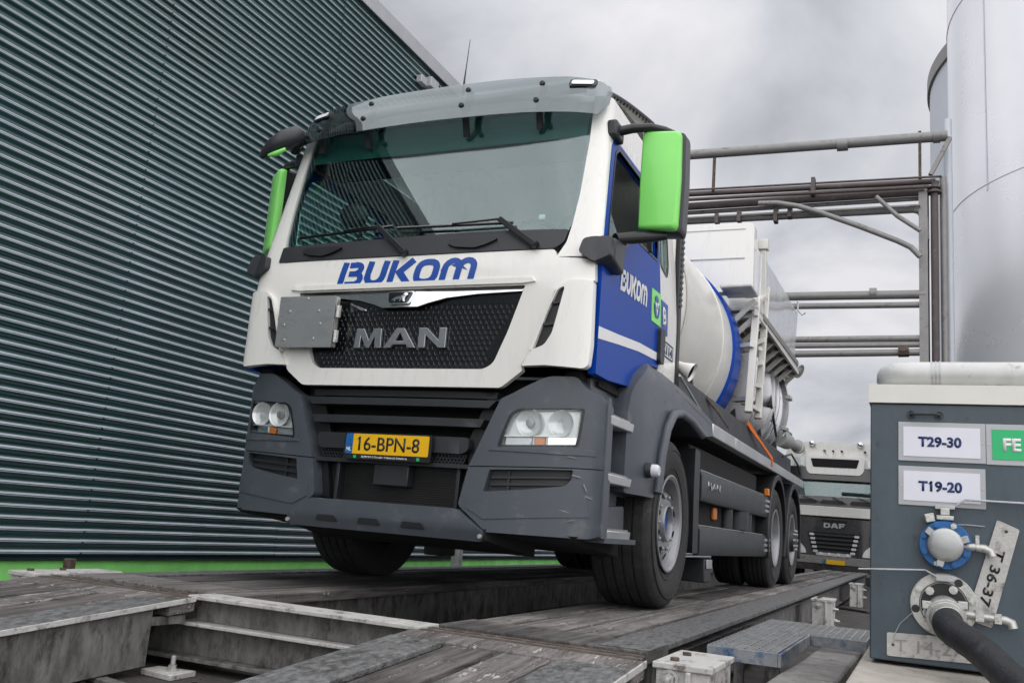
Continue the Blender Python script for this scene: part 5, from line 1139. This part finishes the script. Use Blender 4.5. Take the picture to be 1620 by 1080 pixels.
for s in (1, -1):
    for z0_, z1_ in ((.71, .925), (.325, .535)):
        bm = nb(); P = [(s*1.155, z0_), (s*1.195, z0_), (s*1.205, z0_+.03), (s*1.205, z1_-.035), (s*1.19, z1_), (s*1.155, z1_)]
        a = [bm.verts.new((p[0], 2.32, p[1])) for p in P]; b = [bm.verts.new((p[0], 5.58, p[1])) for p in P]; n = len(P)
        for i in range(n): bm.faces.new((a[i], a[(i+1) % n], b[(i+1) % n], b[i]))
        bm.faces.new(a); bm.faces.new(b); sk_ = tp(bm, 'side_skirt', MT['skirt'], bevel=.006)
        bm = nb()
        for k in range(3): box(bm, *sorted((s*1.2065, s*1.213)), 5.22, 5.54, z0_+.05+k*.05, z0_+.075+k*.05)
        tp(bm, 'skirt_grip', MT['alu'], sk_, smooth=0)
        bm = nb(); box(bm, *sorted((s*1.165, s*1.192)), 2.33, 5.2, z1_+.0005, z1_+.006); tp(bm, 'skirt_edge', MT['alu'], sk_, smooth=0)
    if s > 0:
        b = textbm('MAN', .03, 0, 1.05); w = width(b); lay(b, lambda u, v: (1.2075, 2.52+u/w*.46, .80+v*.062), .002, (-1, 0, 0)); tp(b, 'skirt_lettering', MT['satin'], sk_, smooth=0)
    # rear fenders
    for yc in (6.02, 7.38):
        bm = nb(); oc = arc(yc, .53, .66, 200, -20, 20); ic = arc(yc, .53, .60, -20, 200, 20); sheet(oc+ic, fx(s*1.225), .34, (-s, 0, 0), dst=bm); tp(bm, 'rear_fender', MT['black'], bevel=.01)
    bm = nb(); box(bm, *sorted((s*1.17, s*1.215)), 5.35, 5.42, .93, 1.0); tp(bm, 'side_reflector', MT['amber'], bevel=.006)
# side rail, running board and straps
    bm = nb()
    for a, b in ((2.63, 3.55), (3.56, 6.1), (6.11, 8.38)): box(bm, *sorted((s*1.12, s*1.205)), a, b, 1.205, 1.305)
    sr = tp(bm, 'side_rail', MT['alu'], bevel=.008)
    bm = nb(); box(bm, *sorted((s*.5, s*1.119)), 2.0, 8.36, 1.215, 1.255); tp(bm, 'rail_deck', MT['dark'], smooth=0)
    bm = nb(); hexa(bm, [(s*1.02, 1.78, 1.256), (s*1.06, 1.78, 1.256), (s*1.06, 8.2, 1.256), (s*1.02, 8.2, 1.256), (s*1.02, 1.78, 1.585), (s*1.06, 1.78, 1.585), (s*1.06, 8.2, 1.56), (s*1.02, 8.2, 1.56)]); tp(bm, 'side_board', MT['dark'], bevel=.006)
bm = nb(); beam(bm, at(1182, 668, 'X', 1.068), at(1197, 690, 'X', 1.10), .055, .012, (1, 0, 0)); beam(bm, at(1197, 690, 'X', 1.10), at(1222, 726, 'X', 1.16), .04, .01, (1, 0, 0)); beam(bm, at(1222, 726, 'X', 1.212), at(1222, 738, 'X', 1.212), .04, .006, (1, 0, 0)); tp(bm, 'ratchet_strap', MT['orange'], bevel=.003)
bm = nb(); beam(bm, at(1119, 630, 'X', 1.068), at(1131, 645, 'X', 1.09), .03, .012, (1, 0, 0)); beam(bm, at(1131, 645, 'X', 1.09), at(1153, 677, 'X', 1.16), .02, .01, (1, 0, 0)); tp(bm, 'load_strap', MT['rust'], bevel=.003)
bm = nb(); p = at(1255, 740, 'X', 1.19); pts = [p+Vector((0, d, 0)) for d in ()]
tube(bm, [at(1238, 722, 'X', 1.1), at(1252, 718, 'X', 1.15), at(1262, 735, 'X', 1.19), at(1266, 752, 'X', 1.215)], .012, 8); tp(bm, 'loose_cable', MT['black'], smooth=60)
# ---- tank
ZC, RT = 2.24, .985
bm = nb(); pr = [(1.86, 0), (1.87, .25), (1.91, .48), (1.98, .68), (2.08, .83), (2.2, .92), (2.36, .967), (2.55, RT), (4.42, RT)]
lathe(bm, pr, (0, 0, ZC), 'Y', 96); tk = tp(bm, 'tank', MT['cream'], smooth=40)
bm = nb(); lathe(bm, [(2.52, RT+.001), (2.52, RT+.012), (2.60, RT+.012), (2.60, RT+.001)], (0, 0, ZC), 'Y', 96); lathe(bm, [(3.92, RT+.001), (3.93, RT+.010), (3.99, RT+.010), (4.0, RT+.001)], (0, 0, ZC), 'Y', 96); tp(bm, 'weld_band', MT['cream'], tk, smooth=40)
bm = nb(); lathe(bm, [(4.40, RT), (4.41, RT+.028), (4.74, RT+.028), (4.75, RT)], (0, 0, ZC), 'Y', 96); tp(bm, 'blue_ring', MT['blue'], tk, smooth=40)
bm = nb(); lathe(bm, [(4.70, RT-.012), (6.0, RT-.012), (6.02, RT+.004), (6.10, RT+.004), (6.12, RT-.012), (7.6, RT-.012), (7.95, RT-.012)], (0, 0, ZC), 'Y', 96); tp(bm, 'steel_barrel', MT['stain'], tk, smooth=40)
bm = nb()
for y in (7.0, 7.35): lathe(bm, [(y, RT-.012), (y+.005, RT+.03), (y+.055, RT+.03), (y+.06, RT-.012)], (0, 0, ZC), 'Y', 96)
tp(bm, 'barrel_ring', MT['stain'], tk, smooth=40)
bm = nb(); lathe(bm, [(7.94, RT-.02), (7.945, RT+.055), (8.0, RT+.055), (8.005, RT+.04), (8.01, RT+.055), (8.07, RT+.055), (8.10, RT), (8.22, .86), (8.32, .6), (8.36, 0)], (0, 0, ZC), 'Y', 96); tp(bm, 'rear_door', MT['stain'], tk, smooth=40)
bm = nb()
for k in range(16):
    a = 2*pi*k/16+.1; p = Vector((cos(a)*(RT+.06), 8.0, ZC+sin(a)*(RT+.06))); d = Vector((cos(a), 0, sin(a))); beam(bm, p-Vector((0, .09, 0)), p+Vector((0, .12, 0)), .05, .07, d)
tp(bm, 'door_clamp', MT['nickel'], tk, bevel=.006)
bm = nb(); a = at(1243, 592, 'X', .62); b = at(1260, 585, 'X', .75); tube(bm, [a, b], [.10, .10], 16); tube(bm, [b, b+Vector((.06, -.02, -.03))], [.12, .12], 16); tube(bm, [a, a+Vector((-.1, .1, -.2))], .09, 12)
for i in range(3): box(bm, a.x-.1+.09*i, a.x-.05+.09*i, a.y-.1, a.y+.05, a.z+.05, a.z+.2)
tp(bm, 'top_valve', MT['nickel'], tk, bevel=.006)
bm = nb(); tube(bm, [at(1225, 562, 'X', .6), at(1232, 578, 'X', .62), at(1245, 580, 'X', .62)], .014, 6); tp(bm, 'tank_cable', MT['black'], tk)
bm = nb(); tube(bm, [at(1216, 600, 'X', .92), at(1220, 640, 'X', .98), at(1228, 690, 'X', .95)], .016, 6); tp(bm, 'tank_cable', MT['black'], tk)
bm = nb(); a = at(1232, 692, 'X', .9); b = at(1262, 706, 'X', .98); tube(bm, [a, a*.6+b*.4, a*.4+b*.6, b], [.11, .11, .07, .07], 14); tube(bm, [b-Vector((0, .03, 0)), b+Vector((.0, .05, -.0))], .1, 12); tube(bm, [at(1238, 690, 'X', 1.0), at(1243, 680, 'X', 1.0), at(1252, 686, 'X', 1.0), at(1252, 695, 'X', 1.0)], .013, 6)
tp(bm, 'outlet_valve', MT['nickel'], tk, bevel=.004)
bm = nb(); box(bm, .72, .98, 7.4, 8.2, 1.31, 1.62); tp(bm, 'rear_saddle', MT['cream'], tk, bevel=.01)
for y in (3.0, 4.9, 6.5, 7.7):
    bm = nb(); sheet([(-1.0, 1.256), (1.0, 1.256), (.93, 1.75), (.8, 1.62), (.4, 1.32), (-.4, 1.32), (-.8, 1.62), (-.93, 1.75)], xz(y), .05, IN, dst=bm); tp(bm, 'tank_saddle', MT['dark'], tk, smooth=0)
# ladder
LX = 1.13
def lx(px, py): return at(px, py, 'X', LX)
bm = nb(); r1 = (lx(1198, 470), lx(1184, 652)); r2 = (lx(1213, 455), lx(1199, 662))
beam(bm, r1[0], r1[1], .055, .07, (1, 0, 0)); beam(bm, r2[0], r2[1], .055, .07, (1, 0, 0)); ld = tp(bm, 'ladder', MT['cream'], bevel=.006)
for k in range(6):
    w = .06+.176*k; a = r1[0].lerp(r1[1], w); b = r2[0].lerp(r2[1], w); bm = nb(); beam(bm, a, b, .04, .045, (1, 0, 0)); tp(bm, 'rung', MT['cream'], ld, smooth=0)
for px, py, dy in ((1190, 545, .12), (1203, 551, .1), (1190, 630, .12), (1203, 636, .1)):
    bm = nb(); a = lx(px, py); beam(bm, a, Vector((.93, a.y+dy, a.z)), .07, .04); tp(bm, 'ladder_stay', MT['cream'], ld, smooth=0)
# walkway, side screen, rear-facing cabinet on the tank top
g0 = at(1138, 452, 'Y', 4.75); g1 = at(1188, 452, 'Y', 4.75)
bm = nb(); box(bm, .86, 1.16, 4.75, 8.1, 2.72, 2.75)
wk = tp(bm, 'walkway', MT['galv'], bevel=.004)
bm = nb()
for k in range(9):
    y = 4.85+k*.4; beam(bm, (1.14, y, 2.70), (.93, y, 2.50), .03, .05); beam(bm, (1.15, y, 2.69), (.86, y, 2.69), .03, .05)
beam(bm, (1.145, 4.7, 2.685), (1.145, 8.0, 2.685), .03, .06)
tp(bm, 'walkway_bracket', MT['cream'], wk, smooth=0)
bm = nb(); box(bm, .86, 1.16, 4.30, 4.72, 2.835, 2.87); tp(bm, 'platform', MT['galv'], wk, bevel=.012)
bm = nb(); beam(bm, (1.13, 4.76, 2.82), (.93, 4.76, 2.62), .04, .05); beam(bm, (1.15, 4.8, 2.80), (.86, 4.8, 2.80), .04, .10); tp(bm, 'platform_stay', MT['cream'], wk, smooth=0)
SX = 1.12
q = [at(1206, 402, 'X', SX), at(1262, 495, 'X', SX), at(1257, 573, 'X', SX), at(1201, 498, 'X', SX)]
bm = nb(); n = 24; rows = []
for i in range(n+1):
    w = i/n; a = q[3].lerp(q[2], w); b = q[0].lerp(q[1], w); wob = .0035*sin(i*1.1)+.002*sin(i*2.3+1); rows.append([bm.verts.new(a.lerp(b, j/6)+Vector((wob*sin(j*.8+.4+i*.35), 0, 0))) for j in range(7)])
for a, b in zip(rows, rows[1:]):
    for j in range(6): bm.faces.new((a[j], b[j], b[j+1], a[j+1]))
extr(bm, Vector((-.03, 0, 0))); sc_ = tp(bm, 'side_screen', MT['mirrorsteel'], smooth=60)
bm = nb(); beam(bm, q[3]+Vector((.03, 0, -.02)), q[2]+Vector((.03, 0, -.02)), .04, .06); tp(bm, 'screen_rail', MT['pipe'], sc_, smooth=0)
bm = nb(); a = at(1207, 520, 'X', SX); b = at(1208, 396, 'X', SX); beam(bm, a, b, .06, .06, (0, 1, 0)); box(bm, b.x-.05, b.x+.05, b.y-.05, b.y+.05, b.z+.001, b.z+.11); tp(bm, 'screen_post', MT['cream'], sc_, bevel=.006)
bm = nb(); a = at(1262, 488, 'X', SX); tube(bm, [a+Vector((0, 0, .1)), a-Vector((0, 0, .02)), a+Vector((.06, 0, -.09)), a+Vector((.1, 0, -.06))], .012, 8); tp(bm, 'screen_hook', MT['galv'], sc_)
bm = nb(); P = rnd([(-1.09, 2.93), (-1.09, 3.66), (1.09, 3.66), (1.09, 2.93)], .07, 6); sheet(P, xz(4.80), .16, IN, dst=bm); cb_ = tp(bm, 'top_cabinet', MT['white'], bevel=.02, seg=3)
bm = nb(); box(bm, -1.0, 1.0, 4.792, 4.799, 3.275, 3.287); box(bm, -1.0, 1.0, 4.794, 4.799, 3.59, 3.597); tp(bm, 'cabinet_seam', MT['trim'], cb_, smooth=0)
# ================================================================== SECOND TRUCK, far end
DY = 19.3
DF = thing('parked_truck', 'dark bronze and white truck facing us at the far end of the weighbridge', 'truck', (.66, DY+3, -.38))
CX = .675
def dp(bm, name, m, parent=None, **k): return finish(bm, name, MT[m], parent or DF, **k)
def dz(y=0): return lambda u, v: (CX+u, DY+y+.25*(1-(1-min(1, abs(u)/1.27)**4)**.25)+.10*max(0, v-1.7), v)
DU = [i*.1-1.25 for i in range(26)]
def dsheet(P, y, th, name, m, parent=None, **k):
    return dp(sheet(P, dz(y), th, IN, DU, [.5, 1, 1.5, 2, 2.5]), name, m, parent, **k)
dsheet(rnd([(-1.24, -.04), (1.24, -.04), (1.26, .5), (1.26, 1.2), (-1.26, 1.2), (-1.26, .5)], .06), .03, .5, 'lower_front', 'dafdark', bevel=.02)
dsheet([(-1.25, 1.24), (1.25, 1.24), (1.25, 1.48), (-1.25, 1.48)], .015, .5, 'white_band', 'white', bevel=.015)
dsheet([(-1.24, 1.49), (1.24, 1.49), (1.2, 1.72), (-1.2, 1.72)], .02, .4, 'cowl_panel', 'pipe', bevel=.01)
dsheet([(-1.17, 1.72), (1.17, 1.72), (1.13, 2.12), (-1.13, 2.12)], .06, .03, 'windscreen', 'wscreen')
dsheet([(-1.12, 1.5), (1.12, 1.5), (1.1, 2.3), (-1.1, 2.3)], .45, .03, 'cab_interior', 'blindgrey', smooth=0)
dsheet([(-1.22, 2.10), (1.22, 2.10), (1.2, 2.42), (-1.2, 2.42)], -.10, .35, 'sun_visor', 'gloss', bevel=.03)
rf = dsheet(rnd([(-1.21, 2.38), (1.21, 2.38), (1.2, 2.75), (1.02, 3.04), (-1.02, 3.04), (-1.2, 2.75)], [.05, .05, .15, .2, .2, .15]), .02, 1.6, 'roof_box', 'white', bevel=.04)
dsheet(rnd([(-.58, 2.24), (.58, 2.24), (.66, 2.34), (.68, 2.68), (-.68, 2.68), (-.66, 2.34)], .05), -.15, .17, 'roof_hood', 'white', rf, bevel=.02)
dsheet(rnd([(-.56, 2.62), (.56, 2.62), (.50, 2.41), (-.50, 2.41)], .03), -.158, .02, 'roof_opening', 'void', rf, smooth=0)
for X in (-.86, .86): 
    dsheet(rnd([(X-.16, 2.42), (X+.16, 2.42), (X+.13, 2.68), (X-.13, 2.68)], .03), -.02, .06, 'roof_lamp', 'lens', rf, bevel=.01)
    dsheet(rnd([(X-.12, 2.45), (X+.12, 2.45), (X+.1, 2.65), (X-.1, 2.65)], .03), .0, .02, 'roof_lamp_bowl', 'refl', rf, smooth=0)
for X in (-.55, .57): bm = nb(); bmesh.ops.create_uvsphere(bm, u_segments=16, v_segments=10, radius=.075, matrix=Matrix.Translation((CX+X, DY+.1, 3.0))); dp(bm, 'air_horn', 'chrome', rf)
for X in (-.75, -.25, -.05, .15, .68): bm = nb(); box(bm, CX+X-.025, CX+X+.025, DY-.01, DY+.1, 2.80, 2.84); dp(bm, 'roof_marker', 'dark', rf, smooth=0)
bm = nb(); hh = .115; zb = .97
def dl(P, x0): return [(x0+p[0], zb+hh*p[1]) for p in P]
sheet([dl([(0, 0), (0, 1), (.10, 1), (.145, .8), (.145, .2), (.10, 0)], -.24), dl([(.042, .24), (.042, .76), (.085, .76), (.104, .68), (.104, .32), (.085, .24)], -.24)], lambda u, v: (CX+u, DY-.005, v), .03, IN, dst=bm)
sheet([dl([(0, 0), (.055, 1), (.115, 1), (.17, 0), (.125, 0), (.115, .2), (.055, .2), (.045, 0)], -.08), dl([(.068, .42), (.102, .42), (.085, .8)], -.08)], lambda u, v: (CX+u, DY-.005, v), .03, IN, dst=bm)
sheet(dl([(0, 0), (0, 1), (.13, 1), (.13, .76), (.042, .76), (.042, .6), (.118, .6), (.118, .36), (.042, .36), (.042, 0)], .105), lambda u, v: (CX+u, DY-.005, v), .03, IN, dst=bm)
dp(bm, 'maker_lettering', 'trim', smooth=0)
dsheet([(-.30, 1.155), (.30, 1.155), (.27, 1.11), (-.27, 1.11)], .02, .03, 'grille_slot', 'void', smooth=0)
gg = dsheet(rnd([(-.62, .86), (.60, .86), (.50, .40), (-.50, .40)], .05), .01, .03, 'grille', 'void', smooth=0)
for k in range(5):
    z = .80-.098*k; ww = .58-.022*k; dsheet([(-ww, z-.02), (ww, z-.02), (ww+.02, z+.02), (-ww-.02, z+.02)], -.015, .03, 'grille_slat', 'skirt', gg, bevel=.006)
    for s in (1, -1): dsheet(sorted_ if False else rnd([(s*(ww-.07)-.055, z-.028), (s*(ww-.07)+.055, z-.028), (s*(ww-.07)+.055, z+.028), (s*(ww-.07)-.055, z+.028)], .02), -.022, .02, 'slat_tip', 'alu', gg, smooth=0)
dsheet(rnd([(-.40, .31), (.37, .31), (.40, .39), (-.43, .39)], .02), -.005, .03, 'light_bar', 'refl', bevel=.004)
for k in range(4): bm = nb(); lathe(bm, [(-.02, 0), (-.015, .035), (0, .04)], (CX-.3+.2*k, DY-.012, .35), 'Y', 12); dp(bm, 'spot_lamp', 'signwhite')
for s in (1, -1): 
    hl = dsheet(rnd([(s*.62, .34), (s*1.0, .34), (s*1.1, .55), (s*.80, .60), (s*.68, .48)], .05) if s > 0 else rnd([(s*.62, .34), (s*1.0, .34), (s*1.1, .55), (s*.80, .60), (s*.68, .48)], .05)[::-1], -.004, .04, 'headlight', 'refl', bevel=.01)
    bm = nb(); lathe(bm, [(-.01, 0), (-.008, .055), (.0, .06)], (CX+s*.72, DY+.015, .40), 'Y', 14); dp(bm, 'lamp_bulb', 'signwhite', hl)
    bm = nb(); beam(bm, (CX+s*1.2, DY+.15, 1.9), (CX+s*1.38, DY+.15, 1.9), .05, .05); box(bm, CX+s*1.33-.1, CX+s*1.33+.1, DY+.1, DY+.2, 1.70, 2.2); dp(bm, 'mirror', 'black', bevel=.02)
dsheet([(-1.24, .12), (1.24, .12), (1.24, .30), (-1.24, .30)], .0, .04, 'bumper_bar', 'pipe', bevel=.012)
bm = nb(); box(bm, CX-.17, CX+.25, DY-.03, DY-.012, .12, .225); npd = dp(bm, 'licence_plate', 'yellow', smooth=0)
bm = nb(); box(bm, CX-.225, CX-.171, DY-.03, DY-.012, .12, .225); dp(bm, 'euro_band', 'bluevalve', npd, smooth=0)
for a, b in (((-.75, 1.70), (-.28, 1.56)), ((-.05, 1.70), (.28, 1.55)), ((.55, 1.71), (.95, 1.56))):
    bm = nb(); beam(bm, (CX+a[0], DY-.01, a[1]), (CX+b[0], DY-.01, b[1]), .02, .02); dp(bm, 'wiper', 'black', smooth=0)
for X in (-.68, -.05, .62): dsheet(rnd([(X-.28, 1.54), (X+.28, 1.54), (X+.24, 1.63), (X-.24, 1.63)], .03), -.002, .02, 'cowl_vent', 'dark', smooth=0)
bm = nb(); box(bm, CX-1.22, CX+1.22, DY+.35, DY+2.2, .5, 2.35); dp(bm, 'cab_body', 'dafdark', bevel=.03)
bm = nb(); box(bm, CX-.5, CX+.5, DY+1, DY+9, .2, .6); dp(bm, 'chassis', 'void', smooth=0)
for s in (1, -1):
    for y in (1.4, 7.5):
        bm = nb(); lathe(bm, [(-.17, .3), (-.17, .48), (-.14, .52), (.14, .52), (.17, .48), (.17, .3)], (CX+s*1.03, DY+y, .13), 'X', 40); wl = dp(bm, 'wheel', 'tread')
        bm = nb(); lathe(bm, [(-.15, .3), (s*.1, .28), (s*.12, .12), (s*.16, 0)], (CX+s*1.03, DY+y, .13), 'X', 30); dp(bm, 'rim', 'rim', wl)
bm = nb(); box(bm, CX-1.2, CX+1.2, DY+2.6, DY+10, .7, 2.2); dp(bm, 'load_body', 'cream', bevel=.02)
